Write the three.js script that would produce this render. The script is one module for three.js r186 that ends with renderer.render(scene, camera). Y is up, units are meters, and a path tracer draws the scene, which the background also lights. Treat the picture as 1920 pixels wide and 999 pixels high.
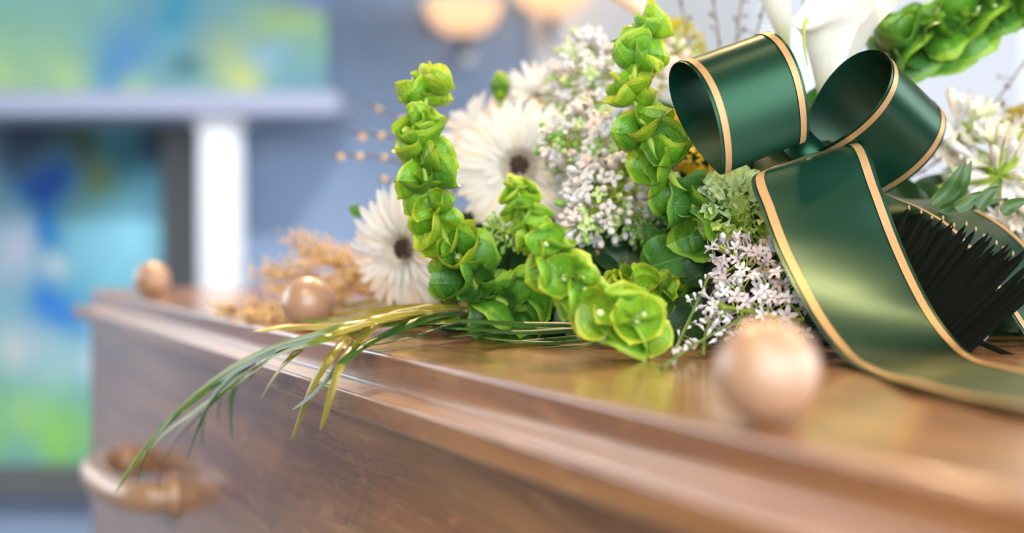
import * as THREE from 'three';
import { mergeGeometries } from 'three/addons/utils/BufferGeometryUtils.js';
import { RoundedBoxGeometry } from 'three/addons/geometries/RoundedBoxGeometry.js';
import { RectAreaLightUniformsLib } from 'three/addons/lights/RectAreaLightUniformsLib.js';

// ---------- camera, sky, lights, exposure ----------
const F = 2667, LIDY = 0.95, EYE = 0.066, PITCH = Math.atan(62.5 / F);
const scene = new THREE.Scene();
const camera = new THREE.PerspectiveCamera(2 * Math.atan(499.5 / F) * 180 / Math.PI, 1920 / 999, 0.02, 60);
camera.position.set(0, LIDY + EYE, 0);
camera.rotation.x = -PITCH;
camera.focus = 0.82;
camera.userData.fStop = 2.75;
const renderer = new THREE.WebGLRenderer({ antialias: true });
renderer.toneMapping = THREE.LinearToneMapping;
renderer.toneMappingExposure = 0.92;
renderer.shadowMap.enabled = true;
RectAreaLightUniformsLib.init();
scene.background = new THREE.Color().setRGB(0.94, 1.0, 1.12);   // bright overcast sky
const L = { side: 7, behind: 6.5, left: 6, spot: [34, 11, 11, 14], washer: 30, sconce: 0.05 };
function areaLight(w, h, color, power, pos, look) {
  const l = new THREE.RectAreaLight(new THREE.Color().setRGB(...color), power, w, h);
  l.position.set(...pos); l.lookAt(...look); scene.add(l); return l;
}
const DAY = [0.88, 0.95, 1.0], WARM = [1.0, 0.69, 0.38];
areaLight(2.4, 1.6, DAY, L.side, [2.96, 1.75, -0.6], [0, 1.75, -0.6]);        // frosted window in the right wall
areaLight(2.4, 1.4, DAY, L.behind, [0.6, 1.5, 0.76], [0.6, 1.5, 0]);        // front fill from an added window set close behind the camera
areaLight(1.8, 1.6, DAY, L.left, [-2.96, 1.75, -2.2], [0, 1.75, -2.2]);        // added window in the left wall, for glints along the lid edge
areaLight(0.9, 1.6, DAY, L.left * 0.55, [-2.4, 1.75, -3.71], [-2.4, 1.75, 0]);       // frosted window at the left end of the back wall

// ---------- small helpers ----------
const V = (x, y, z) => new THREE.Vector3(x, y, z);
let seed = 7;
const rnd = () => { seed = (seed + 0x6D2B79F5) | 0; let t = Math.imul(seed ^ (seed >>> 15), 1 | seed); t = (t + Math.imul(t ^ (t >>> 7), 61 | t)) ^ t; return ((t ^ (t >>> 14)) >>> 0) / 4294967296; };
const rr = (a, b) => a + (b - a) * rnd();
const lerp = (a, b, t) => a + (b - a) * t, clamp = (x, a = 0, b = 1) => Math.min(b, Math.max(a, x));
const smooth = (a, b, x) => { const t = clamp((x - a) / (b - a)); return t * t * (3 - 2 * t); };
const TH = Math.atan(1260 / F), RDIR = V(Math.cos(TH), 0, -Math.sin(TH)), UDIR = V(-Math.sin(TH), 0, -Math.cos(TH)), Q1 = 0.2594;
const ray = (px, py) => V((px - 960) / F, -(py - 499.5) / F, -1).applyAxisAngle(V(1, 0, 0), -PITCH);
const EYEP = camera.position.clone();
const at = (px, py, d) => ray(px, py).multiplyScalar(d).add(EYEP);                         // a point at that depth
const atLid = (px, py, h = 0) => { const r = ray(px, py); return r.multiplyScalar((LIDY + h - EYEP.y) / r.y).add(EYEP); };
const atQ = (px, py, q) => { const r = ray(px, py); return r.multiplyScalar(q / r.dot(RDIR)).add(EYEP); };
const lid = (x, s, h = 0) => RDIR.clone().multiplyScalar(Q1 + x).addScaledVector(UDIR, s).add(V(0, LIDY + h, 0));
const used = {};
function numbered(n) { const k = used[n] = (used[n] ?? -1) + 1; return k ? `${n}_${String(k).padStart(3, '0')}` : n; }
function tag(o, label, category, group, kind) {
  if (label) o.userData.label = label; if (category) o.userData.category = category;
  if (group) o.userData.group = group; if (kind) o.userData.kind = kind; return o;
}
function thing(name, label, category, pos = V(0, 0, 0), quat, group) {
  const o = new THREE.Group(); o.name = numbered(name); o.position.copy(pos); if (quat) o.quaternion.copy(quat);
  scene.add(o); o.updateMatrixWorld(true); return tag(o, label, category, group);
}
function mesh(name, geo, mat, parent, label) {
  const m = new THREE.Mesh(geo, mat); m.name = parent === scene ? numbered(name) : name; m.castShadow = m.receiveShadow = true;
  parent.add(m); if (label) m.userData.label = label; return m;
}
// a part whose geometry was laid out in the world
function wpart(name, geo, mat, t, label) { geo.applyMatrix4(t.matrixWorld.clone().invert()); return mesh(name, geo, mat, t, label); }
function struct(name, geo, mat) { const m = mesh(name, geo, mat, scene); m.userData.kind = 'structure'; return m; }
function surf(fn, nu, nv) {
  const p = [], uv = [], idx = [];
  for (let j = 0; j <= nv; j++) for (let i = 0; i <= nu; i++) { const q = fn(i / nu, j / nv); p.push(q.x ?? q[0], q.y ?? q[1], q.z ?? q[2]); uv.push(i / nu, j / nv); }
  for (let j = 0; j < nv; j++) for (let i = 0; i < nu; i++) { const a = j * (nu + 1) + i, b = a + 1, c = a + nu + 1, d = c + 1; idx.push(a, b, d, a, d, c); }
  const g = new THREE.BufferGeometry(); g.setAttribute('position', new THREE.Float32BufferAttribute(p, 3)); g.setAttribute('uv', new THREE.Float32BufferAttribute(uv, 2));
  g.setIndex(idx); g.computeVertexNormals(); return g;
}
const spline = (pts) => new THREE.CatmullRomCurve3(pts, false, 'centripetal');
function tube(pts, r0, r1 = r0, n = 20, k = 7) {
  const c = pts.getPoint ? pts : spline(pts), fr = c.computeFrenetFrames(n, false);
  return surf((u, v) => { const i = Math.round(v * n), a = u * Math.PI * 2, r = lerp(r0, r1, v);
    return c.getPointAt(v).addScaledVector(fr.normals[i], Math.cos(a) * r).addScaledVector(fr.binormals[i], Math.sin(a) * r); }, k, n);
}
// a leaf blade along pts: width w, folded along the midrib; hint is roughly the direction of its face
function blade(pts, w, { n = 16, fold = 0.25, hint = V(0, 1, 0), base = 0.35, tip = 0.7, twist = 0, peak = 0 } = {}) {
  const c = spline(pts);
  return surf((u, v) => {
    const t = c.getTangentAt(v), s = t.clone().cross(hint).normalize(), nn = s.clone().cross(t).normalize();
    s.applyAxisAngle(t, twist * v); nn.applyAxisAngle(t, twist * v);
    const prof = peak ? Math.pow(Math.sin(Math.PI * Math.pow(v, peak)), tip) + 0.02 : Math.min(1, base + v * 3) * Math.pow(Math.max(0, 1 - v), tip);
    const x = (u - 0.5) * w * prof;
    return c.getPointAt(v).addScaledVector(s, x).addScaledVector(nn, -Math.abs(x) * fold);
  }, 4, n);
}
const quatTo = (dir, up = V(0, 1, 0), roll = 0) => { const q = new THREE.Quaternion().setFromUnitVectors(up, dir.clone().normalize()); return q.multiply(new THREE.Quaternion().setFromAxisAngle(up, roll)); };

// ---------- textures ----------
function hash(x, y, s) { let h = Math.imul(x, 374761393) + Math.imul(y, 668265263) + Math.imul(s, 2147483647 - 97); h = Math.imul(h ^ (h >>> 13), 1274126177); return ((h ^ (h >>> 16)) >>> 0) / 4294967296; }
function vnoise(x, y, px, py, s) {
  const xi = Math.floor(x), yi = Math.floor(y), fx = x - xi, fy = y - yi, m = (a, b) => ((a % b) + b) % b;
  const u = fx * fx * (3 - 2 * fx), v = fy * fy * (3 - 2 * fy);
  const a = hash(m(xi, px), m(yi, py), s), b = hash(m(xi + 1, px), m(yi, py), s), c = hash(m(xi, px), m(yi + 1, py), s), d = hash(m(xi + 1, px), m(yi + 1, py), s);
  return lerp(lerp(a, b, u), lerp(c, d, u), v);
}
function dataTex(w, h, fn, srgb = true, wrap = true) {
  const d = new Uint8Array(w * h * 4);
  for (let j = 0; j < h; j++) for (let i = 0; i < w; i++) { const c = fn((i + 0.5) / w, (j + 0.5) / h), k = (j * w + i) * 4; d[k] = clamp(c[0], 0, 255); d[k + 1] = clamp(c[1], 0, 255); d[k + 2] = clamp(c[2], 0, 255); d[k + 3] = 255; }
  const t = new THREE.DataTexture(d, w, h, THREE.RGBAFormat); t.magFilter = t.minFilter = THREE.LinearFilter;
  if (wrap) t.wrapS = t.wrapT = THREE.RepeatWrapping; if (srgb) t.colorSpace = THREE.SRGBColorSpace; t.needsUpdate = true; return t;
}
const mixc = (a, b, t) => [lerp(a[0], b[0], t), lerp(a[1], b[1], t), lerp(a[2], b[2], t)];
const std = (o) => new THREE.MeshPhysicalMaterial({ side: THREE.DoubleSide, ...o });
const rgb = (r, g, b) => new THREE.Color().setRGB(r / 255, g / 255, b / 255, THREE.SRGBColorSpace);
// oak: 0.8 m x 0.3 m, grain along u
function grainAt(u, v) {
  const warp = vnoise(u * 5, v * 6, 5, 6, 3) * 0.05 + vnoise(u * 14, v * 10, 14, 10, 4) * 0.012;
  const y = v + warp;
  const ring = vnoise(u * 3, y * 26, 3, 26, 5) * 0.5 + vnoise(u * 6, y * 70, 6, 70, 6) * 0.3 + vnoise(u * 18, y * 210, 18, 210, 7) * 0.2;
  const pore = Math.max(0, vnoise(u * 70, y * 330, 70, 330, 8) - 0.66) * 3 * smooth(0.35, 0.65, vnoise(u * 3, y * 26, 3, 26, 5));
  const fleck = Math.max(0, vnoise(u * 40 + vnoise(u * 9, v * 30, 9, 30, 11) * 3, v * 60, 40, 60, 10) - 0.72) * 2.2;
  return { ring, pore, fleck };
}
const WOODG = []; { for (let j = 0; j < 640; j++) for (let i = 0; i < 1600; i++) WOODG.push(grainAt(i / 1600, j / 640)); }
const woodAt = (u, v) => WOODG[Math.min(639, Math.floor(v * 640)) * 1600 + Math.min(1599, Math.floor(u * 1600))];
const woodMap = dataTex(1600, 640, (u, v) => { const g = woodAt(u, v); let c = mixc([176, 124, 72], [114, 70, 37], clamp(g.ring * 1.3 - 0.1)); c = mixc(c, [104, 62, 38], clamp(g.pore) * 0.6); return mixc(c, [222, 172, 122], clamp(g.fleck) * 0.5); });
const woodBump = dataTex(1600, 640, (u, v) => { const g = woodAt(u, v), b = 190 - g.ring * 60 - g.pore * 90 - g.fleck * 30; return [b, b, b]; }, false);
for (const t of [woodMap, woodBump]) t.repeat.set(1 / 0.8, 1 / 0.3);
const WOOD = std({ map: woodMap, bumpMap: woodBump, bumpScale: 0.00035, roughness: 0.36, clearcoat: 0.85, clearcoatRoughness: 0.16 });
const KNOBWOOD = std({ color: rgb(166, 130, 103), roughness: 0.45, clearcoat: 0.8, clearcoatRoughness: 0.32 });

// ---------- the room ----------
const wallTex = (c) => dataTex(256, 256, (u, v) => { const n = vnoise(u * 16, v * 16, 16, 16, 21) * 6 + vnoise(u * 90, v * 90, 90, 90, 22) * 6 - 6; return [c[0] + n, c[1] + n, c[2] + n]; });
const BLUEWALL = std({ map: wallTex([144, 164, 196]), roughness: 0.9 });
const WHITEWALL = std({ map: wallTex([226, 228, 232]), roughness: 0.9 });
const DARKWALL = std({ map: wallTex([92, 82, 72]), roughness: 0.9 });
const box = (x0, x1, y0, y1, z0, z1) => new THREE.BoxGeometry(x1 - x0, y1 - y0, z1 - z0).translate((x0 + x1) / 2, (y0 + y1) / 2, (z0 + z1) / 2);
const ZB = -3.75, XL = -3, XR = 3, ZF = 0.8, HC = 2.9;
function holedWall(x0, x1, y0, y1, holes, thick) {   // in its own xy plane, from z = 0 back to -thick
  const s = new THREE.Shape([[x0, y0], [x1, y0], [x1, y1], [x0, y1]].map(p => new THREE.Vector2(...p)));
  for (const [a, b, c, d] of holes) s.holes.push(new THREE.Path([[a, c], [a, d], [b, d], [b, c]].map(p => new THREE.Vector2(...p))));
  return new THREE.ExtrudeGeometry(s, { depth: thick, bevelEnabled: false }).translate(0, 0, -thick);
}
struct('floor', box(XL - 0.2, XR + 0.2, -0.1, 0, ZB - 0.2, ZF + 0.2), std({ map: wallTex([138, 140, 138]), roughness: 0.6 }));
struct('ceiling', box(XL - 0.2, XR + 0.2, HC, HC + 0.15, ZB - 0.2, ZF + 0.2), DARKWALL);
const XS = 0.055;
struct('wall_back', holedWall(XL, XS, 0, HC, [[-2.85, -1.95, 0.95, 2.55]], 0.2).translate(0, 0, ZB), BLUEWALL);
const WIN = [0.62, 2.45, 0.85, 2.5];
struct('wall_back_right', holedWall(XS, XR, 0, HC, [WIN], 0.2).translate(0, 0, ZB + 0.03), WHITEWALL);
struct('wall_left', holedWall(-ZF, -ZB, 0, HC, [[1.3, 3.1, 0.95, 2.55]], 0.2).rotateY(Math.PI / 2).translate(XL, 0, 0), DARKWALL);
struct('wall_right', holedWall(ZB, ZF, 0, HC, [[-1.8, 0.6, 0.95, 2.55]], 0.2).rotateY(-Math.PI / 2).translate(XR, 0, 0), DARKWALL);
struct('wall_front', holedWall(-XR, -XL, 0, HC, [[-1.8, 0.6, 0.8, 2.2]], 0.2).rotateY(Math.PI).translate(0, 0, ZF), DARKWALL);
const FRAME = std({ color: rgb(238, 240, 244), roughness: 0.45 });
function windowAt(name, w, h, mullions, pos, ry, paneMat) {
  const o = new THREE.Group(); o.name = name; o.position.set(...pos); o.rotation.y = ry; scene.add(o); o.userData.kind = 'structure';
  const f = 0.05, fr = [box(-w / 2, w / 2, 0, f, -0.04, 0.04), box(-w / 2, w / 2, h - f, h, -0.04, 0.04), box(-w / 2, -w / 2 + f, f, h - f, -0.04, 0.04), box(w / 2 - f, w / 2, f, h - f, -0.04, 0.04)];
  mesh('window_frame', mergeGeometries(fr), FRAME, o);
  const xs = [-w / 2 + f, ...mullions, w / 2 - f];
  for (const x of mullions) mesh('mullion', box(x - 0.02, x + 0.02, f, h - f, -0.03, 0.03), FRAME, o);
  for (let i = 0; i + 1 < xs.length; i++) mesh('pane', box(xs[i] + (i ? 0.02 : 0), xs[i + 1] - (i + 2 < xs.length ? 0.02 : 0), f, h - f, -0.003, 0.003), paneMat, o);
}
const CLEAR = std({ color: 0xffffff, transmission: 1, thickness: 0, roughness: 0.0, ior: 1.45 });
const FROSTED = std({ color: rgb(235, 240, 245), roughness: 0.6, emissive: new THREE.Color().setRGB(0.9, 0.96, 1.0), emissiveIntensity: 0.9 });
windowAt('window_1', 1.83, 1.65, [0.0], [1.535, 0.85, ZB - 0.07], 0, CLEAR);
windowAt('window_2', 2.4, 1.6, [-0.4, 0.4], [XR + 0.06, 0.95, -0.6], -Math.PI / 2, FROSTED);
windowAt('added_window_3', 2.4, 1.4, [0.0], [0.6, 0.8, ZF + 0.06], Math.PI, FROSTED);  // added window, unseen, fills from the front
windowAt('window_4', 0.9, 1.6, [], [-2.4, 0.95, ZB - 0.06], 0, FROSTED);
windowAt('added_window_5', 1.8, 1.6, [0.0], [XL - 0.06, 0.95, -2.2], Math.PI / 2, FROSTED);  // added window, unseen, gives the lid edge its glints
struct('baseboard_back', box(XL, XS, 0, 0.1, ZB, ZB + 0.018), FRAME);

// white high altar shelf on round columns, in front of the back wall
const pxm = (px, d) => (px - 960) / F * d;
{
  const d = 3.3, y0 = EYEP.y + (437 - 216) / F * d, y1 = EYEP.y + (437 - 172) / F * d, xe = pxm(636, d);
  const t = thing('shelf_table', 'tall shelf table with shade painted into its thick top, on round white columns', 'table', V(xe - 0.8, 0, -d));
  const W = std({ color: rgb(236, 238, 244), roughness: 0.35 });
  wpart('tabletop', new RoundedBoxGeometry(1.7, y1 - y0, 0.36, 3, 0.008).translate(xe - 0.85, (y0 + y1) / 2, -d - 0.17), std({ color: rgb(164, 170, 196), roughness: 0.4 }), t, 'top with lilac grey shade painted in');  // dim light on the slab is put into this colour
  for (const x of [pxm(415, d + 0.1), pxm(415, d + 0.1) - 1.15]) wpart('leg', new THREE.LatheGeometry([[0.001, 0], [0.075, 0], [0.075, 0.02], [0.06, 0.035], [0.055, 0.06], [0.055, y0 - 0.03], [0.066, y0 - 0.012], [0.066, y0]].map(p => new THREE.Vector2(...p)), 40).translate(x, 0, -d - 0.1), W, t);
}
// paintings: soft abstract fields of paint
function blobTex(w, h, base, blobs) {
  return dataTex(w, h, (u, v) => {
    let c = base; for (const [x, y, r, col, a = 1] of blobs) { const nx = (vnoise(u * 6, v * 6, 60, 60, 31) - 0.5) * 0.12, e = Math.hypot(u + nx - x, (v + nx * 0.6 - y) * h / w) / r; c = mixc(c, col, a * Math.exp(-e * e * 1.3)); }
    const n = (vnoise(u * 40, v * 90, 400, 400, 33) - 0.5) * 12; return [c[0] + n, c[1] + n, c[2] + n];
  }, true, false);
}
function painting(name, label, px0, px1, py0, py1, d, base, blobs, frameMat, fw) {
  const x0 = pxm(px0, d), x1 = pxm(px1, d), y1 = EYEP.y + (437 - py0) / F * d, y0 = EYEP.y + (437 - py1) / F * d;
  const tex = blobTex(512, Math.round(512 * (y1 - y0) / (x1 - x0)), base, blobs.map(([x, y, r, c, a]) => [(x - px0) / (px1 - px0), (py1 - y) / (py1 - py0), r / (px1 - px0), c, a]));
  const t = thing(name, label, 'painting', V((x0 + x1) / 2, y0, -d));
  const g = new THREE.BoxGeometry(x1 - x0, y1 - y0, 0.03).translate((x0 + x1) / 2, (y0 + y1) / 2, -d - 0.015);
  wpart('canvas', g, std({ map: tex, roughness: 0.75 }), t);
  if (fw) for (const b of [[x0 - fw, x1 + fw, y1, y1 + fw], [x0 - fw, x1 + fw, y0 - fw, y0], [x0 - fw, x0, y0, y1], [x1, x1 + fw, y0, y1]]) wpart('frame_bar', box(...b, -d - 0.045, -d + 0.012), frameMat, t);
}
painting('painting', 'unframed abstract painting of green, blue and yellow swirls standing on the pale shelf top', -460, 614, -420, 172, 3.46, [112, 158, 172], [
  [40, 70, 150, [128, 178, 150]], [130, 20, 90, [136, 182, 160]], [-200, 0, 200, [120, 170, 160]], [250, 110, 70, [84, 140, 190]], [335, 15, 60, [60, 148, 175]], [440, 90, 60, [150, 172, 140]], [530, 45, 55, [160, 190, 120]],
  [580, 80, 40, [140, 185, 140]], [565, -5, 45, [112, 122, 200]], [500, 112, 36, [128, 168, 205]], [110, 155, 80, [165, 195, 140]], [-40, 150, 90, [165, 195, 140]], [450, 158, 60, [196, 205, 130]], [366, 118, 24, [66, 110, 118]], [300, 160, 40, [170, 195, 150]], [200, -250, 220, [90, 140, 190]], [500, -250, 150, [170, 190, 130]]]);
painting('painting', 'large framed blue and teal abstract painting with pale figure shapes below the shelf', -240, 306, 205, 872, 3.68, [96, 158, 178], [
  [40, 262, 80, [38, 52, 78]], [140, 290, 60, [52, 72, 58]], [175, 345, 45, [100, 112, 52]], [225, 300, 55, [36, 92, 106]], [285, 280, 40, [20, 40, 60]], [-150, 350, 150, [120, 130, 150]], [230, 450, 90, [146, 212, 234]], [240, 600, 90, [128, 202, 230]], [20, 480, 70, [172, 180, 200]], [-100, 520, 100, [170, 180, 200]], [112, 590, 60, [40, 118, 205]],
  [75, 360, 46, [4, 62, 150]], [98, 425, 42, [16, 104, 184]], [118, 485, 30, [196, 202, 208]], [85, 560, 30, [36, 110, 200]], [35, 650, 62, [190, 195, 200]], [100, 700, 55, [150, 190, 205]], [180, 680, 50, [200, 215, 230]], [50, 780, 60, [150, 195, 140]], [120, 815, 80, [140, 200, 100]], [-80, 800, 120, [140, 190, 110]], [230, 800, 60, [130, 190, 110]]], std({ color: rgb(96, 98, 100), roughness: 0.6 }), 0.085);

{ // added out-of-view ceiling washer that brightens the shelf table and the paintings
  const p = V(0.55, HC, -0.9), aim = V(-0.85, 0.35, -3.5), dir = aim.clone().sub(p).normalize(), t = thing('added_spotlight', 'added unseen ceiling spotlight brightening the shelf table and the paintings', 'ceiling lamp', p);
  const metal = std({ color: rgb(230, 232, 235), roughness: 0.4 }), head = dir.clone().multiplyScalar(0.05).add(V(0, -0.09, 0));
  mesh('base', new THREE.CylinderGeometry(0.045, 0.045, 0.02, 24).translate(0, -0.01, 0), metal, t);
  mesh('arm', new THREE.CylinderGeometry(0.008, 0.008, 0.08, 12).translate(0, -0.055, 0), metal, t);
  const h = mesh('head', new THREE.CylinderGeometry(0.04, 0.032, 0.12, 28, 1, true), metal, t); h.position.copy(V(0, -0.1, 0)); h.quaternion.copy(quatTo(dir));
  const g = mesh('lamp', new THREE.CylinderGeometry(0.036, 0.036, 0.006, 24), std({ color: 0xffffff, emissive: new THREE.Color().setRGB(1, 0.97, 0.92), emissiveIntensity: 2 }), t); g.position.copy(V(0, -0.1, 0)).addScaledVector(dir, 0.045); g.quaternion.copy(quatTo(dir));
  const s = new THREE.SpotLight(new THREE.Color().setRGB(1, 0.97, 0.93), L.washer, 0, 0.33, 0.9, 2); s.position.copy(p).add(V(0, -0.1, 0)).addScaledVector(dir, 0.07); s.target.position.copy(aim); s.castShadow = true; s.shadow.radius = 2.5; scene.add(s, s.target);
}
// wall sconces: glowing bowl, bracket and a pale ball below
function sconce(px, py, d, label) {
  const p = at(px, py, d), t = thing('wall_sconce', label, 'wall lamp', p, null);
  const prof = []; for (let i = 0; i <= 14; i++) { const a = i / 14; prof.push(new THREE.Vector2(0.018 + 0.075 * Math.sin(a * Math.PI / 2), 0.10 * (1 - Math.cos(a * Math.PI / 2)))); }
  mesh('lamp_shade', new THREE.LatheGeometry(prof, 36)    .scale(1.05, 0.9, 1.05), std({ color: rgb(255, 226, 190), roughness: 0.5, transmission: 0.4, thickness: 0, emissive: new THREE.Color().setRGB(1.0, 0.66, 0.40), emissiveIntensity: 0.5 }), t);
  const metal = std({ color: rgb(90, 100, 115), metalness: 0.8, roughness: 0.35 });
  mesh('stem', new THREE.CylinderGeometry(0.012, 0.02, 0.05, 20).translate(0, -0.025, 0), metal, t);
  mesh('bracket', tube([V(0, -0.03, 0), V(0.0, -0.05, -0.06), V(0, -0.02, ZB - p.z + 0.0)], 0.008, 0.012, 14, 8), metal, t);
  mesh('finial', new THREE.SphereGeometry(0.02, 20, 14).translate(0.012, -0.062, 0), std({ color: rgb(225, 228, 235), roughness: 0.1, metalness: 0.6 }), t);
  const b = new THREE.PointLight(new THREE.Color().setRGB(1, 0.72, 0.45), L.sconce); b.position.set(0, 0.11, 0); b.shadow.radius = 2; b.castShadow = true; t.add(b);
}
sconce(868, 66, 3.58, 'wall lamp with a glowing warm bowl and pale ball finial on the blue wall');
sconce(1034, 30, 3.58, 'warm wall lamp on the white wall just right of the blue one');

// ceiling downlights over the coffin
const spots = [[-0.35, -2.5], [0.6, -2.5], [1.55, -1.45], [-0.5, 0.5]];
for (let i = 0; i < spots.length; i++) {
  const [x, z] = spots[i];
  const t = thing('ceiling_downlight', ['recessed warm downlight in the ceiling near the shelf table', 'recessed warm downlight in the ceiling near the white wall and clear window', 'recessed warm downlight in the ceiling between the right wall and the coffin', 'recessed warm downlight in the ceiling behind the viewer, beyond the handle side of the coffin'][i], 'ceiling lamp', V(x, HC, z), null, 'downlights above the coffin');
  mesh('rim', new THREE.TorusGeometry(0.055, 0.008, 10, 32).rotateX(Math.PI / 2).translate(0, -0.004, 0), FRAME, t);
  mesh('lamp', new THREE.CylinderGeometry(0.048, 0.048, 0.006, 28).translate(0, -0.003, 0), std({ color: 0xffffff, emissive: new THREE.Color().setRGB(...WARM), emissiveIntensity: 2 }), t);
  const s = new THREE.SpotLight(new THREE.Color().setRGB(...WARM), L.spot[i], 0, 0.5, 0.6, 2); s.position.set(x, HC - 0.02, z); s.target.position.set(...[[-0.45, LIDY, -1.45], [0.05, LIDY, -0.95], [0.12, LIDY, -0.8], [-0.1, LIDY, -0.8]][i]); s.castShadow = true; s.shadow.radius = 2.2; scene.add(s, s.target);
}

// ---------- the coffin ----------
// stepped slab: for each profile point [outset, y, normal angle] a rectangle grown by the outset; four sides with mitred corners
function slab(x0, x1, z0, z1, prof, cap = true, bottom = false) {
  const pos = [], nor = [], uv = [], idx = [], len = [0];
  for (let i = 1; i < prof.length; i++) len.push(len[i - 1] + Math.hypot(prof[i][0] - prof[i - 1][0], prof[i][1] - prof[i - 1][1]));
  const sides = [[[x0, z1], [x0, z0], [-1, 0], [0, -1]], [[x0, z0], [x1, z0], [0, -1], [1, 0]], [[x1, z0], [x1, z1], [1, 0], [0, 1]], [[x1, z1], [x0, z1], [0, 1], [-1, 0]]];
  for (const [a, b, n, t] of sides) {
    const b0 = pos.length / 3, N = prof.length;
    for (const e of [0, 1]) prof.forEach(([o, y, ang], i) => {
      const c = e ? b : a, k = e ? 1 : -1, x = c[0] + n[0] * o + t[0] * o * k, z = c[1] + n[1] * o + t[1] * o * k;
      pos.push(x, y, z); nor.push(n[0] * Math.cos(ang), Math.sin(ang), n[1] * Math.cos(ang)); uv.push(x * Math.abs(t[0]) + z * Math.abs(t[1]), len[i] + n[0] * 0.11 + n[1] * 0.07);
    });
    for (let i = 0; i + 1 < N; i++) { const p = b0 + i, q = p + 1, r = p + N, s = r + 1; idx.push(p, r, q, q, r, s); }
  }
  const flat = (y, ny, o) => { const k = pos.length / 3; for (const [x, z] of [[x0 - o, z0 - o], [x1 + o, z0 - o], [x1 + o, z1 + o], [x0 - o, z1 + o]]) { pos.push(x, y, z); nor.push(0, ny, 0); uv.push(z, x); } if (ny > 0) idx.push(k, k + 2, k + 1, k, k + 3, k + 2); else idx.push(k, k + 1, k + 2, k, k + 2, k + 3); };
  if (cap) flat(prof[0][1], 1, prof[0][0]); if (bottom) flat(prof[prof.length - 1][1], -1, prof[prof.length - 1][0]);
  const g = new THREE.BufferGeometry(); g.setAttribute('position', new THREE.Float32BufferAttribute(pos, 3)); g.setAttribute('normal', new THREE.Float32BufferAttribute(nor, 3)); g.setAttribute('uv', new THREE.Float32BufferAttribute(uv, 2)); g.setIndex(idx); return g;
}
const arc = (ox, oy, r, a0, a1, n = 6, inv = 1) => Array.from({ length: n + 1 }, (_, i) => { const a = lerp(a0, a1, i / n); return [ox + Math.cos(a) * r, oy + Math.sin(a) * r, inv > 0 ? a : a - Math.PI]; });
const HP = Math.PI / 2, S1 = 1.752, S0 = -0.28, LW = 0.62;
const coffin = thing('coffin', 'polished brown oak coffin with a stepped lid and round wooden ball knobs', 'coffin', RDIR.clone().multiplyScalar(Q1).add(V(0, LIDY, 0)), new THREE.Quaternion().setFromAxisAngle(V(0, 1, 0), TH));
const IN = 0.0106;
mesh('lid_panel', slab(IN, LW - IN, -S1 + IN, -S0 - IN, [[-0.005, 0, HP], ...arc(-0.003, -0.003, 0.003, HP, 0, 8), [0, -0.0173, 0], ...arc(0.0018, -0.0173, 0.0018, -Math.PI, -HP, 6, -1), [0.005, -0.0192, HP]]), WOOD, coffin);
mesh('lid_rim', slab(0, LW, -S1, -S0, [[-0.007, -0.0190, HP], [0.006, -0.0200, HP], ...arc(0.0068, -0.0219, 0.0018, HP, 0, 5), [0.0086, -0.0318, 0], ...arc(0.0056, -0.0318, 0.003, 0, -HP, 5), [-0.004, -0.0348, -HP]], false, true), WOOD, coffin);
mesh('body', slab(0.009, LW - 0.009, -S1 + 0.009, -S0 - 0.009, [[0, -0.0345, 0], [0, -0.36, 0]], false, true), WOOD, coffin);
mesh('base_moulding', slab(0.009, LW - 0.009, -S1 + 0.009, -S0 - 0.009, [[0, -0.355, HP], [0.008, -0.357, HP], ...arc(0.008, -0.365, 0.008, HP, 0, 5), [0.016, -0.41, 0], [0.0, -0.41, -HP]], false, true), WOOD, coffin);
for (const s of [0.406, 0.9385, 1.477]) {
  const R = 0.0182, pts = [[0.0001, -0.001], [0.004, -0.001]]; for (let i = 0; i <= 28; i++) { const a = lerp(-1.42, HP, i / 28); pts.push([Math.max(0.0001, Math.cos(a) * R), 0.0182 + Math.sin(a) * R]); }
  mesh('knob', new THREE.LatheGeometry(pts.map(p => new THREE.Vector2(...p)), 48).translate(0.030, 0, -s), KNOBWOOD, coffin);
}
function handle(sc) {
  const xb = 0.009, a = [];
  for (let i = 0; i <= 24; i++) { const f = Math.PI * i / 24; a.push(V(xb - 0.046 * Math.pow(Math.sin(f), 0.6), -0.170, -sc - 0.112 * Math.cos(f))); }
  const h = mesh('handle', tube(a, 0.0145, 0.0145, 40, 14), KNOBWOOD, coffin);
  for (const k of [-1, 1]) mesh('mounting_plate', new THREE.CylinderGeometry(0.019, 0.021, 0.006, 28).rotateZ(HP).translate(xb - 0.003, -0.170, -sc + k * 0.112), KNOBWOOD, h);
}
handle(1.39); handle(0.72); handle(0.05);
{
  const t = thing('bier', 'plain dark wooden stand carrying the coffin', 'stand', lid(LW / 2, (S0 + S1) / 2, -LIDY), coffin.quaternion);
  const DW = std({ color: rgb(70, 50, 38), roughness: 0.5 });
  for (const x of [-0.2, 0.2]) mesh('rail', box(x - 0.03, x + 0.03, 0.46, LIDY - 0.41, -0.85, 0.85), DW, t);
  for (const x of [-0.2, 0.2]) for (const z of [-0.75, 0.75]) mesh('leg', box(x - 0.03, x + 0.03, 0, 0.46, z - 0.03, z + 0.03), DW, t);
  for (const z of [-0.75, 0.75]) mesh('crossbar', box(-0.17, 0.17, 0.2, 0.25, z - 0.02, z + 0.02), DW, t);
}

// ---------- the casket spray ----------
const SPRAY = 'flowers of the casket spray';
const CORE = lid(0.285, 0.83, 0.035);       // middle of the floral foam the stems are pushed into
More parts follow.
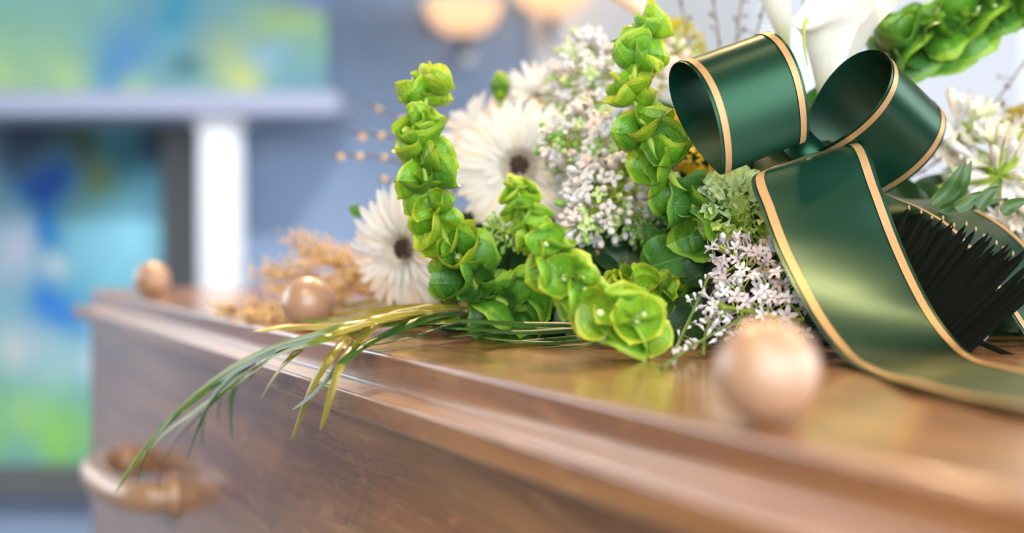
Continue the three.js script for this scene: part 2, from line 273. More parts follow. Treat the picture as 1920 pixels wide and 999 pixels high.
// leaf colours
function leafTex(base, vein, edge, polar) {
  return dataTex(512, 256, (u, v) => {
    let k;
    if (polar) { const a = (u * 5) % 1, m = Math.min(a, 1 - a); k = 0.7 * Math.exp(-Math.pow(m / 0.014, 2)); const br = Math.abs(((v * 7 - m * 5) % 1 + 1) % 1 - 0.5); k = Math.max(k, 0.4 * Math.exp(-Math.pow((0.5 - br) / 0.05, 2)) * smooth(0.1, 0.3, v)); }
    else { const m = Math.abs(u - 0.5); k = Math.exp(-Math.pow(m / 0.018, 2)); const br = Math.abs(((v * 9 - m * 7) % 1 + 1) % 1 - 0.5); k = Math.max(k, 0.5 * Math.exp(-Math.pow((0.5 - br) / 0.07, 2))); }
    const cell = Math.max(0, 1 - 5 * Math.abs(vnoise(u * 64, v * 26, 64, 26, 41) - 0.5));
    k = Math.max(k, cell * 0.42);
    const n = vnoise(u * 8, v * 6, 8, 6, 42), e = polar ? smooth(0.78, 1, v + (n - 0.5) * 0.35) : smooth(0.36, 0.5, Math.abs(u - 0.5) + (n - 0.5) * 0.1);
    let c = mixc(base, [base[0] * 0.72, base[1] * 0.82, base[2] * 0.8], n); c = mixc(c, edge, e * 0.75); return mixc(c, vein, k * 0.72);
  });
}
const veinBump = dataTex(256, 256, (u, v) => { const a = (u * 5) % 1, m = Math.min(a, 1 - a); const k = Math.exp(-Math.pow(m / 0.04, 2)) + 0.5 * Math.max(0, 1 - 3 * Math.abs(vnoise(u * 40, v * 30, 40, 30, 41) - 0.5)); return [200 - k * 120, 200 - k * 120, 200 - k * 120]; }, false);
const bellMat = (b, v, e, tr = 0.32, ro = 0.36) => std({ map: leafTex(b, v, e, true), bumpMap: veinBump, bumpScale: 0.0005, roughness: ro, transmission: tr, thickness: 0, ior: 1.4 });
const BELL = [bellMat([112, 170, 32], [190, 222, 112], [196, 208, 60]), bellMat([84, 144, 32], [160, 206, 100], [160, 194, 56]), bellMat([146, 188, 34], [214, 230, 110], [220, 212, 70]), bellMat([60, 114, 38], [136, 184, 96], [120, 168, 56], 0.34)];
const BELLDARK = [leafTex([70, 126, 40], [150, 190, 110], [120, 160, 50], true)].map(map => std({ map, bumpMap: veinBump, bumpScale: 0.0003, roughness: 0.45, transmission: 0.3, thickness: 0, ior: 1.4 }))[0];
const STEMG = std({ color: rgb(150, 176, 62), roughness: 0.5 }), STEMD = std({ color: rgb(86, 104, 40), roughness: 0.6 });
const PEARL = std({ color: rgb(214, 228, 170), roughness: 0.25, clearcoat: 0.5 });
// one calyx, opening along +y, rim radius about 1: five shallow lobes ending in small spines, folded differently in each variant
function calyxGeo(k) {
  const op = k < 4 ? 1 : 0.45, sq = k < 4 ? rr(0.6, 0.95) : rr(0.88, 1), p1 = rr(0, 6.28), p2 = rr(0, 6.28), p3 = rr(0, 6.28), w1 = rr(0.06, 0.16) * op, curl = rr(-0.1, 0.25), lip = rr(0.1, 0.4) * op, deep = k < 4 ? rr(0.8, 1.05) : rr(0.45, 0.6);
  return surf((u, v) => {
    const a = u * Math.PI * 2, t = v, lobe = Math.abs(Math.cos(a * 2.5)), spine = Math.pow(lobe, 26);
    let r = 0.10 + 0.98 * Math.pow(t, 0.72) * (1 - 0.12 * smooth(0.7, 1, t) * (1 - curl * 3)) + t * t * (w1 * Math.sin(2 * a + p1) + 0.07 * op * Math.sin(3 * a + p2));
    r += smooth(0.85, 1, t) * (0.025 * lobe + 0.09 * spine);
    let y = deep * Math.pow(t, 1.5) + op * t * t * (0.16 * Math.sin(2 * a + p2) + 0.10 * Math.sin(3 * a + p3) + 0.05 * Math.sin(5 * a + p1)) - smooth(0.8, 1, t) * curl * 0.35;
    const x = r * Math.cos(a), z = r * Math.sin(a) * lerp(1, sq, t);
    return [x, y + lip * t * t * Math.max(0, -z) * 0.6, z * (1 - lip * 0.25 * t * Math.max(0, -Math.sin(a)))];
  }, 30, 9);
}
const CALYX = Array.from({ length: 9 }, (_, k) => calyxGeo(k));
const PEARLGEO = new THREE.SphereGeometry(0.16, 12, 8).translate(0, 0.14, 0), BUDGEO = new THREE.SphereGeometry(1, 10, 8).scale(0.5, 1, 0.5).translate(0, 0.8, 0);
const pick = (m, f) => m.length < 4 ? m[Math.floor(rnd() * m.length)] : m[f < 0.3 ? (rnd() < 0.5 ? 3 : 1) : f < 0.65 ? [1, 0, 0, 2][Math.floor(rnd() * 4)] : [0, 2, 2][Math.floor(rnd() * 3)]];
function bells(label, pts, { size = 0.0125, tip = 0.3, gap = 0.85, mats = BELL, up = [0.5, 1.0], open = 0, per = 6, end = 0.98, start = 0.04, off = 0.002 } = {}) {
  const c = spline(pts), len = c.getLength(), t = thing('bells_of_ireland', label, 'flower', pts[0], null, SPRAY);
  wpart('stem', tube(c, 0.0034, 0.0014, 36, 8), STEMG, t);
  const o = pts[0]; let s = start * len, ring = 0;
  while (s < len * end) {
    const f = s / len, sz = size * lerp(1, tip, Math.pow(f, 1.6)), p = c.getPointAt(f), tg = c.getTangentAt(f);
    const a0 = V(0.31, 0.55, 0.77).cross(tg).normalize(), b0 = tg.clone().cross(a0);
    for (let i = 0; i < per; i++) {
      const ang = (i + (ring % 2) * 0.5 + rr(-0.18, 0.18)) / per * Math.PI * 2, rad = a0.clone().multiplyScalar(Math.cos(ang)).addScaledVector(b0, Math.sin(ang));
      const el = lerp(up[0], up[1], f) + rr(-0.35, 0.35), dir = rad.clone().multiplyScalar(Math.cos(el)).addScaledVector(tg, Math.sin(el)).normalize();
      const k = sz * rr(0.66, 1.24), q = quatTo(dir);
      // turn the lower lip (the -z side) towards the base of the spike
      const zl = V(0, 0, 1).applyQuaternion(q), want = tg.clone().addScaledVector(dir, -tg.dot(dir)).normalize(), side = V(1, 0, 0).applyQuaternion(q);
      q.multiply(new THREE.Quaternion().setFromAxisAngle(V(0, 1, 0), Math.atan2(want.dot(side), want.dot(zl)) + rr(-0.9, 0.9)));
      const gv = open > rnd() ? 4 + Math.floor(rnd() * 5) : Math.floor(rnd() * 4);
      const m = mesh('calyx', CALYX[gv], pick(mats, f), t);
      m.position.copy(p).addScaledVector(rad, off).addScaledVector(tg, rr(-0.6, 0.6) * sz).sub(o); m.quaternion.copy(q); m.scale.setScalar(k);
      if (f < 0.75 && rnd() < 0.3 + open * 0.5) mesh('seed', PEARLGEO, PEARL, m);
    }
    s += sz * gap * 1.35; ring++;
  }
  for (let i = 0; i < 6; i++) {     // the young closed calyces at the tip
    const tg = c.getTangentAt(1), a = i * 2.4, d = tg.clone().addScaledVector(V(Math.cos(a), 0.2, Math.sin(a)), i ? 0.5 : 0).normalize(), k = size * tip;
    const m = mesh('bud', CALYX[i % 4], pick(mats, 1), t); m.position.copy(c.getPointAt(1)).addScaledVector(tg, -k * 0.5 * rnd()).sub(o); m.quaternion.copy(quatTo(d)); m.scale.set(k * 0.5, k * rr(1.0, 1.4), k * 0.5);
  }
  return t;
}
const pp = (l) => l.map(([x, y, d]) => at(x, y, d));
bells('tall sharp spike of green bells of Ireland curving up in front of the white gerberas', pp([[1010, 585, 0.885], [920, 556, 0.87], [858, 490, 0.865], [815, 400, 0.862], [796, 310, 0.862], [796, 225, 0.865], [800, 160, 0.87]]), { size: 0.0166, tip: 0.72, gap: 0.98, up: [0.35, 0.85] });
bells('low soft spike of green bells of Ireland lying at the lid edge nearest the viewer', pp([[1215, 615, 0.735], [1150, 590, 0.738], [1085, 540, 0.742], [1030, 470, 0.748], [985, 405, 0.755], [968, 355, 0.76]]), { size: 0.0135, tip: 0.5, gap: 0.95, up: [0.05, 0.8], open: 1, per: 6, off: 0.005, mats: [BELL[0], BELL[0], BELL[2]] });
bells('upright spike of green bells of Ireland beside the left loop of the ribbon', pp([[1345, 445, 0.86], [1300, 385, 0.85], [1245, 310, 0.842], [1205, 235, 0.842], [1188, 160, 0.85], [1200, 95, 0.86], [1212, 58, 0.868]]), { size: 0.0165, tip: 0.68, gap: 1.15, up: [0.4, 0.95], per: 5 });
bells('green bells of Ireland spike reaching across the top right corner behind the ribbon', pp([[1690, 92, 0.97], [1760, 58, 0.97], [1840, 26, 0.975], [1930, -14, 0.98], [2010, -60, 0.985]]), { size: 0.0215, tip: 0.8, gap: 0.9, up: [0.1, 0.4], open: 0.6, mats: [BELL[1], BELL[1], BELL[3]], start: 0, per: 6 });
bells('short green bells of Ireland spike tucked behind the low front one on the lid', pp([[1290, 560, 0.89], [1240, 552, 0.86], [1195, 540, 0.84], [1165, 535, 0.83]]), { size: 0.015, tip: 0.8, gap: 1.0, up: [0.5, 0.9], per: 5 });

// ---------- the ribbon bow ----------
const weave = dataTex(128, 128, (u, v) => { const n = 128 + (vnoise(u * 64, v * 64, 64, 64, 51) - 0.5) * 120; return [n, n, n]; }, false);
weave.repeat.set(24, 24);
const SATIN = std({ color: new THREE.Color().setRGB(0.0008, 0.017, 0.0105), metalness: 0, roughness: 0.30, ior: 1.6, specularIntensity: 0.9, specularColor: new THREE.Color().setRGB(0.36, 1.0, 0.54), sheen: 0.5, sheenColor: new THREE.Color().setRGB(0.5, 0.36, 0.08), sheenRoughness: 0.4, bumpMap: weave, bumpScale: 0.00004 });
const GOLD = std({ color: new THREE.Color().setRGB(0.44, 0.265, 0.115), metalness: 0.5, roughness: 0.45 });
const bow = thing('ribbon_bow', 'dark green satin ribbon bow with gold edge stripes and long tails', 'ribbon', at(1490, 290, 0.86));
// a strip of ribbon between two edges l(v), r(v); a stripe lies just above the outer face near each edge
function strip(name, l, r, nv, face, crown = 0, stripes = [1, 1]) {
  const base = (u, v) => { const a = l(v), b = r(v), e = 1e-3, m = a.clone().lerp(b, u); if (!crown) return m; const t = l(Math.min(1, v + e)).sub(l(Math.max(0, v - e))); return m.addScaledVector(b.sub(a).cross(t).normalize(), crown * Math.sin(Math.PI * u) * face); };
  const m = wpart(name, surf(base, 14, nv), SATIN, bow);
  for (const [k, [u0, u1]] of [[0, [0.035, 0.105]], [1, [0.895, 0.965]]]) if (stripes[k]) {
    const off = (u, v) => { const q = lerp(u0, u1, u), e = 2e-3, a = base(q, Math.min(1, v + e)).sub(base(q, Math.max(0, v - e))), b = base(Math.min(1, q + 0.02), v).sub(base(Math.max(0, q - 0.02), v)); return base(q, v).addScaledVector(b.cross(a).normalize(), 0.0004 * face); };
    const g = surf(off, 2, nv); g.applyMatrix4(m.matrixWorld.clone().multiply(bow.matrixWorld).invert()); mesh('gold_stripe', g, GOLD, m, 'gold edge stripe');
  }
  return m;
}
const TOWARD = (px, py) => ray(px, py).normalize().multiplyScalar(-1);
// loop: from the root in px, tip direction a, ribbon width direction w (both px vectors on the picture plane), tilted so that the w = 0 end is nearer
function loop(rootPx, d, aPx, wPx, len, width, tilt, thick, pinch) {
  const root = at(...rootPx, d), cam = TOWARD(...rootPx), m = d / F;
  const X = (p) => at(rootPx[0] + p[0], rootPx[1] + p[1], d).sub(root).normalize();
  const w = X(wPx).multiplyScalar(Math.cos(tilt)).addScaledVector(cam, -Math.sin(tilt)).normalize();
  let a = X(aPx); a.addScaledVector(w, -a.dot(w)).normalize();
  let b = w.clone().cross(a).normalize(); if (b.dot(cam) < 0) b.negate();
  const c = (v) => { const t = v * Math.PI * 2, A = len * (1 - Math.cos(t)) / 2, B = thick * Math.sin(t) * Math.pow(Math.abs(Math.sin(t / 2)), pinch); return [A, B]; };
  const edge = (o, sh) => (v) => { const [A, B] = c(v); return root.clone().addScaledVector(w, o).addScaledVector(a, A + sh * (A / len)).addScaledVector(b, B); };
  const l = edge(0, 0), r = edge(width, 0.0);
  strip('loop', l, r, 72, 1, 0);
}
loop([1352, 328], 0.80, [-88, -208], [180, -72], 0.068, 0.067, 0.52, 0.021, 0.7);
loop([1502, 292], 0.845, [172, -160], [128, 104], 0.076, 0.071, 0.80, 0.026, 0.7);
const cr = (l) => { const c = spline(l); return (v) => { const p = c.getPoint(clamp(v)); p.y = Math.max(p.y, LIDY + 0.001); return p; }; };
// front tail: over the fold, down, and out along the lid towards the viewer
const tl = cr([at(1500, 300, 0.835), at(1440, 318, 0.812), at(1409, 336, 0.80), at(1427, 395, 0.787), at(1453, 465, 0.772), at(1492, 545, 0.752), at(1532, 612, 0.728), at(1578, 668, 0.70), atLid(1632, 700, 0.0012), atLid(1700, 720, 0.0035), atLid(1790, 744, 0.0025), atLid(1890, 762, 0.004), atLid(2010, 790, 0.002)]);
const tr = cr([at(1560, 262, 0.875), at(1592, 266, 0.852), at(1622, 272, 0.835), at(1650, 345, 0.825), at(1685, 440, 0.815), at(1722, 525, 0.80), at(1760, 595, 0.785), at(1800, 645, 0.765), atLid(1836, 672, 0.002), atLid(1890, 686, 0.0035), atLid(1960, 702, 0.003), atLid(2050, 722, 0.004), atLid(2160, 748, 0.002)]);
strip('tail', tl, tr, 90, -1, 0);
// rear tail, dark, arching away behind
const t2l = cr([at(1600, 330, 0.86), at(1660, 366, 0.85), at(1720, 392, 0.842), at(1775, 428, 0.835), at(1830, 490, 0.83), at(1890, 580, 0.825), at(1960, 690, 0.82)]);
const t2r = cr([at(1610, 340, 0.90), at(1690, 371, 0.905), at(1775, 377, 0.91), at(1850, 402, 0.905), at(1915, 448, 0.90), at(1975, 520, 0.895), at(2050, 620, 0.89)]);
strip('tail', t2l, t2r, 60, -1, 0);
wpart('knot', tube(pp([[1480, 250, 0.862], [1510, 285, 0.85], [1545, 310, 0.852], [1570, 330, 0.87]]), 0.011, 0.011, 16, 14), SATIN, bow);

// ---------- gerberas ----------
const petalBump = dataTex(128, 64, (u, v) => { const r = Math.sin(u * Math.PI * 7) * 50 + vnoise(u * 40, v * 4, 40, 4, 61) * 40; return [128 + r, 128 + r, 128 + r]; }, false);
const petalMap = (tipc, basec) => dataTex(64, 128, (u, v) => { const n = vnoise(u * 20, v * 6, 20, 6, 62) * 10; let c = mixc(basec, tipc, smooth(0.0, 0.45, v)); return [c[0] - n, c[1] - n, c[2] - n]; });
const PETAL = [petalMap([240, 240, 238], [214, 216, 190]), petalMap([244, 236, 224], [220, 212, 182])].map(map => std({ map, bumpMap: petalBump, bumpScale: 0.0003, roughness: 0.6, transmission: 0.32, thickness: 0, ior: 1.35 }));
const DARKDISC = std({ color: rgb(52, 30, 26), roughness: 0.8 });
function petalGeo(len, w, k) {
  const bend = rr(-0.12, 0.25), side = rr(-0.08, 0.08), curl = rr(0.1, 0.3), tw = rr(-0.4, 0.4);
  return surf((u, v) => {
    const prof = Math.min(1, 0.42 + v * 1.1) * Math.pow(Math.max(0, 1 - Math.pow(v, 5)), 0.5) * (1 - 0.06 * Math.exp(-Math.pow((u - 0.5) / 0.12, 2)) * smooth(0.9, 1, v)), x = (u - 0.5) * w * prof;
    const y = len * (0.34 * v - 0.34 * (1 + bend) * v * v) + Math.abs(x / w) * w * curl + Math.sin(u * Math.PI * 3) * w * 0.03 + tw * x * v * 0.5;
    return [x + side * len * v * v, y, len * v * (1 - 0.02 * Math.abs(u - 0.5))];
  }, 6, 10);
}
const GPETAL = Array.from({ length: 5 }, (_, k) => petalGeo(1, 0.175, k));
const FILAMENT = blade([V(0, 0, 0), V(0, 0.06, 0.16), V(0, 0.10, 0.30)], 0.05, { n: 4 });
function gerbera(label, center, dir, R, { n = 44, roll = 0, cone = 0, stem = true } = {}) {
  const t = thing('gerbera', label, 'flower', center, quatTo(dir, V(0, 1, 0), roll), SPRAY);
  for (let layer = 0; layer < 3; layer++) {
    const m = layer < 2 ? Math.round(n / 2) : 22;
    for (let i = 0; i < m; i++) {
      const a = (i + layer * 0.5 + rr(-0.22, 0.22)) / m * Math.PI * 2, p = mesh('petal', GPETAL[Math.floor(rnd() * 5)], PETAL[rnd() < 0.7 ? 0 : 1], t);
      const el = cone + [-0.06, 0.12, 0.34][layer] + rr(-0.12, 0.12), s = R * [0.92, 0.86, 0.46][layer] * rr(0.9, 1.06);
      p.scale.set(s * (layer > 1 ? 1.1 : 1), s, s); p.rotation.set(-el, a, rr(-0.25, 0.25), 'YXZ'); p.position.set(Math.sin(a) * R * 0.11, layer * 0.0012 - 0.001, Math.cos(a) * R * 0.11);
    }
  }
  const fil = []; for (let i = 0; i < 70; i++) { const a = i * 2.399, q = 0.06 + 0.12 * Math.sqrt(i / 70); fil.push(FILAMENT.clone().scale(R * 0.8, R * 0.8, R * 0.8).rotateX(-0.7).rotateY(a).translate(Math.sin(a) * R * q, 0.003, Math.cos(a) * R * q)); }
  tag(mesh('filaments', mergeGeometries(fil), PETAL[1], t), null, null, null, 'stuff');
  const disc = new THREE.SphereGeometry(R * 0.150, 32, 16); { const q = disc.attributes.position; for (let i = 0; i < q.count; i++) { const x = q.getX(i), y = q.getY(i), z = q.getZ(i), b = 1 + 0.10 * Math.sin(x * 3400) * Math.sin(z * 3400 + y * 900); q.setXYZ(i, x * b, y * 0.5 * b + 0.004, z * b); } disc.computeVertexNormals(); }
  mesh('disc', disc, DARKDISC, t, 'dark brown centre');
  mesh('sepals', surf((u, v) => { const a = u * 6.2832; return [Math.cos(a) * R * 0.25 * v, -0.002 - 0.008 * (1 - v), Math.sin(a) * R * 0.25 * v]; }, 20, 4), STEMG, t);
  if (stem) { const d = dir.clone().normalize(); wpart('stem', tube([center.clone().addScaledVector(d, -0.004), center.clone().addScaledVector(d, -0.05).lerp(CORE, 0.1), center.clone().addScaledVector(d, -0.04).lerp(CORE, 0.6), CORE.clone()], 0.0028, 0.0028, 16, 8), STEMG, t); }
  return t;
}
const toCam = (px, py) => ray(px, py).normalize().negate(), RIGHT = V(1, 0, 0), UP = V(0, 1, 0);
const facing = (px, py, rx, uy) => toCam(px, py).addScaledVector(RIGHT, rx).addScaledVector(UP, uy);
gerbera('large white gerbera with a dark brown centre facing the viewer squarely', at(975, 312, 0.985), facing(975, 312, -0.12, 0.12), 0.049, { n: 64 });
gerbera('white gerbera half hidden by the tall green spike, hanging above the ball knob', at(762, 466, 0.965), facing(762, 466, -0.75, -0.1), 0.048, { n: 60, cone: -0.05 });
gerbera('blurred white gerbera furthest back, directly left of the large facing one', at(905, 262, 1.08), facing(905, 262, -0.6, 0.7), 0.044, { n: 40, cone: 0.1 });
gerbera('blurred cream gerbera turned away at the back, above the large white one', at(1015, 190, 1.08), facing(1015, 190, -0.1, 1.3), 0.036, { n: 36, cone: 0.55 });

// ---------- lilac sprigs: panicles of small buds and open florets ----------
const LIL = { w: std({ color: rgb(226, 225, 228), roughness: 0.5, transmission: 0.3, thickness: 0 }), p: std({ color: rgb(236, 222, 216), roughness: 0.5, transmission: 0.3, thickness: 0 }), g: std({ color: rgb(190, 212, 140), roughness: 0.45, transmission: 0.25, thickness: 0 }), gg: std({ color: rgb(122, 170, 70), roughness: 0.45 }) };
const BUD = new THREE.LatheGeometry([[0.0001, 0], [0.22, 0.1], [0.18, 0.6], [0.38, 1.0], [0.42, 1.4], [0.26, 1.75], [0.0001, 1.85]].map(p => new THREE.Vector2(...p)), 10);
function floretGeo(n, len, w, cup) {
  const g = [new THREE.LatheGeometry([[0.0001, 0], [0.14, 0.1], [0.16, 1.0], [0.24, 1.2]].map(p => new THREE.Vector2(...p)), 8)];
  for (let i = 0; i < n; i++) g.push(surf((u, v) => { const x = (u - 0.5) * w * Math.pow(Math.sin(Math.PI * (0.12 + 0.82 * v)), 0.6); return [x, 1.15 + len * (cup * v + 0.10 * Math.sin(v * 5)) + x * x * 0.5, 0.12 + len * v * (1 - cup * 0.3)]; }, 4, 5).rotateX(rr(-0.15, 0.15)).rotateY(i / n * Math.PI * 2 + rr(-0.15, 0.15)));
  return mergeGeometries(g.map(q => { q = q.toNonIndexed(); return q; }));
}
const FLORET = [floretGeo(4, 0.95, 0.75, 0.15), floretGeo(4, 0.9, 0.7, 0.4), floretGeo(4, 1.0, 0.72, -0.1)];
function lilac(label, base, tip, rad, n, { openness = 0.5, green = 0.25, sz = 0.0066, name = 'lilac_sprig', mats = ['w', 'w', 'p'], floret = FLORET } = {}) {
  const t = thing(name, label, 'flower', base, null, SPRAY), ax = tip.clone().sub(base), len = ax.length(); ax.normalize();
  const a0 = V(0.3, 0.2, 0.9).cross(ax).normalize(), b0 = ax.clone().cross(a0), twigs = [];
  wpart('stem', tube([CORE.clone(), CORE.clone().lerp(base, 0.6).addScaledVector(ax, -0.01), base.clone(), base.clone().lerp(tip, 0.5), tip.clone()], 0.0017, 0.0009, 24, 6), STEMG, t);
  for (let i = 0; i < n; i++) {
    const f = Math.pow((i + 0.5) / n, 0.85), ang = i * 2.39996 + rr(-0.3, 0.3), prof = Math.pow(Math.sin(Math.PI * (0.14 + 0.84 * f)), 0.75) * (1 - 0.35 * f), r = rad * prof * rr(0.8, 1.06);
    const out = a0.clone().multiplyScalar(Math.cos(ang)).addScaledVector(b0, Math.sin(ang)), root = base.clone().addScaledVector(ax, len * f * 0.92), p = root.clone().addScaledVector(out, r).addScaledVector(ax, rr(0, 0.006));
    if (p.y < LIDY + 0.005) continue;
    const dir = out.clone().addScaledVector(ax, 0.5 + f * 0.6).add(V(rr(-0.4, 0.4), rr(-0.4, 0.4), rr(-0.4, 0.4))), isOpen = rnd() < openness * (1.15 - f * 0.5), gr = rnd() < green * (0.4 + f * 1.4);
    const m = mesh(isOpen ? 'floret' : 'bud', isOpen ? floret[Math.floor(rnd() * floret.length)] : BUD, gr ? LIL[rnd() < 0.4 + (green > 0.8 ? 0.4 : 0) ? 'gg' : 'g'] : LIL[mats[Math.floor(rnd() * mats.length)]], t);
    m.position.copy(p).sub(base); m.quaternion.copy(quatTo(dir)); m.scale.setScalar(sz * (isOpen ? 0.92 : 1) * rr(0.8, 1.15) * (1 - 0.25 * f));
    if (i % 3 === 0) twigs.push(tube([root, p], 0.0006, 0.0004, 2, 4));
  }
  wpart('twigs', mergeGeometries(twigs), STEMG, t); return t;
}
lilac('white lilac sprig with plump buds in front, just below the centre of the spray', at(1185, 340, 0.94), at(1085, 425, 0.885), 0.030, 190, { openness: 0.4, green: 0.2 });
lilac('white and pale green lilac sprig beside the dark centre of the large gerbera', at(1150, 270, 0.96), at(1030, 268, 0.925), 0.026, 160, { openness: 0.6, green: 0.2 });
lilac('white lilac sprig behind the upright green spike, touching its stem', at(1230, 340, 0.97), at(1130, 300, 0.945), 0.028, 150, { openness: 0.6, green: 0.15 });
lilac('tall white lilac sprig with a green tip above the large gerbera', at(1120, 240, 1.0), at(1100, 68, 1.0), 0.036, 220, { openness: 0.65, green: 0.16 });
lilac('blurred white lilac sprig behind the tip of the upright green spike', at(1235, 210, 1.04), at(1245, 80, 1.04), 0.03, 90, { openness: 0.6, green: 0.1, mats: ['w', 'p', 'p'] });
lilac('small tight cluster of round green buds below the white lilac', at(1240, 410, 0.92), at(1200, 432, 0.895), 0.013, 80, { openness: 0, green: 1.6, sz: 0.0030, name: 'green_bud_sprig' });
lilac('tight cluster of green buds between the tall and the low green spikes', at(965, 440, 0.93), at(925, 425, 0.91), 0.012, 60, { openness: 0, green: 1.2, sz: 0.0030, name: 'green_bud_sprig' });
// wax flower sprigs at the lower right, pale mauve stars
const STAR = [floretGeo(5, 1.25, 0.62, 0.35), floretGeo(5, 1.3, 0.55, 0.75), floretGeo(5, 1.2, 0.6, 0.1)];
LIL.m = std({ color: rgb(212, 198, 204), roughness: 0.5, transmission: 0.28, thickness: 0 }); LIL.t = std({ color: rgb(214, 190, 150), roughness: 0.55 });
lilac('pale mauve wax flower sprig with starry blooms beside the ribbon tail', at(1500, 590, 0.83), at(1350, 460, 0.81), 0.028, 105, { openness: 0.9, green: 0, sz: 0.0050, name: 'wax_flower_sprig', mats: ['w', 'm', 'm'], floret: STAR });
lilac('white wax flower sprig with starry blooms just above the nearest ball knob', at(1500, 600, 0.80), at(1330, 570, 0.78), 0.026, 95, { openness: 0.85, green: 0.02, sz: 0.0048, name: 'wax_flower_sprig', mats: ['w', 'm', 'w'], floret: STAR });
lilac('tan wax flower sprig in the shade under the pale green carnation', at(1470, 530, 0.84), at(1420, 470, 0.83), 0.015, 55, { openness: 0.4, green: 0, sz: 0.0044, name: 'wax_flower_sprig', mats: ['t', 'm', 't'], floret: STAR });
function budTwig(label, pts, { n = 14, r = 0.0011, sz = 0.0022, mat = LIL.w, stemMat = STEMD, name = 'bud_twig', out = 0.004, from = 0.25, geo = BUD } = {}) {
  const c = spline(pts), t = thing(name, label, 'twig', pts[0], null, SPRAY);
  wpart('stem', tube(c, r, r * 0.6, 24, 6), stemMat, t);
  const tw = [];
  for (let i = 0; i < n; i++) {
    const f = lerp(from, 1, (i + 0.5) / n), p = c.getPointAt(f), tg = c.getTangentAt(f), d = V(rr(-1, 1), rr(-1, 1), rr(-1, 1)).addScaledVector(tg, 0.7).normalize(), q = p.clone().addScaledVector(d, out * rr(0.4, 1.1));
    const m = mesh('bud', geo, mat, t); m.position.copy(q).sub(pts[0]); m.quaternion.copy(quatTo(d)); m.scale.setScalar(sz * rr(0.7, 1.2)); tw.push(tube([p, q], r * 0.35, r * 0.3, 2, 4));
  }
  wpart('twigs', mergeGeometries(tw), stemMat, t); return t;
}
budTwig('thin green twig with white buds rising from the lid left of the nearest ball knob', [atLid(1262, 668, 0.0015), at(1285, 615, 0.775), at(1310, 560, 0.785), at(1330, 515, 0.79)], { n: 13, sz: 0.0024 });
budTwig('thin green twig with white buds lying low beside the nearest ball knob', [atLid(1240, 690, 0.0015), at(1300, 648, 0.745), at(1350, 618, 0.76), at(1400, 590, 0.78)], { n: 14, sz: 0.0025 });
budTwig('short green twig with white and red buds leaning over the polished lid', [atLid(1318, 668, 0.0015), at(1322, 630, 0.762), at(1335, 590, 0.772)], { n: 9, sz: 0.0024 });

// ---------- carnations ----------
function ruffleGeo() { const p1 = rr(0, 6), w = rr(0.5, 0.75), c = rr(-0.2, 0.3); return surf((u, v) => { const a = (u - 0.5) * 1.5, tooth = v > 0.99 ? 0.07 * Math.abs(Math.sin(u * Math.PI * 7)) : 0, r = v * (1 + tooth); return [Math.sin(a) * r * w, r * Math.cos(a) * 0.95, c * v * v + 0.16 * Math.sin(u * 11 + p1) * v * v]; }, 21, 6); }
const RUFFLE = Array.from({ length: 5 }, ruffleGeo);
function carnation(label, center, dir, R, mats, n = 90, squash = 1) {
  const t = thing('carnation', label, 'flower', center, quatTo(dir), SPRAY);
  for (let i = 0; i < n; i++) {
    const f = (i + 0.5) / n, el = Math.acos(1 - 1.35 * f), a = i * 2.39996, m = mesh('petal', RUFFLE[i % 5], mats[f < 0.35 ? 0 : f < 0.7 ? 1 : mats.length - 1], t);
    const d = V(Math.sin(el) * Math.cos(a), Math.cos(el) * squash, Math.sin(el) * Math.sin(a)); m.quaternion.copy(quatTo(d, V(0, 1, 0), rr(0, 6.28))); m.scale.setScalar(R * rr(0.3, 0.42)); m.position.copy(d).multiplyScalar(R * 0.66);
  }
  mesh('calyx', new THREE.CylinderGeometry(R * 0.35, R * 0.18, R * 1.2, 16).translate(0, -R * 0.35, 0), STEMG, t);
  wpart('stem', tube([center.clone().addScaledVector(dir.clone().normalize(), -R * 0.6), center.clone().lerp(CORE, 0.6), CORE.clone()], 0.0026, 0.0026, 12, 7), STEMG, t); return t;
}
const car = (r, g, b) => std({ color: rgb(r, g, b), roughness: 0.6, transmission: 0.35, thickness: 0, ior: 1.35 });
carnation('pale green carnation with fringed petals between the upright green spike and the ribbon', at(1382, 398, 0.855), facing(1382, 398, -0.3, 1.0), 0.026, [car(222, 236, 184), car(200, 218, 120), car(172, 192, 76)], 190, 1.25);
carnation('yellow ruffled carnation peeping out behind the left edge of the ribbon loop', at(1318, 262, 0.93), facing(1318, 262, -0.8, 0.2), 0.026, [car(236, 206, 60), car(226, 196, 60), car(214, 190, 50)], 80);
carnation('blurred olive yellow carnation at the far right edge behind the white blooms', at(1925, 255, 1.05), facing(1925, 255, -0.2, 0.4), 0.024, [car(188, 168, 50), car(178, 160, 46)], 90);
carnation('blurred chartreuse carnation behind the tip of the upright green spike', at(1262, 95, 1.12), facing(1262, 95, -0.2, 0.6), 0.026, [car(206, 196, 80), car(196, 190, 76)], 70);

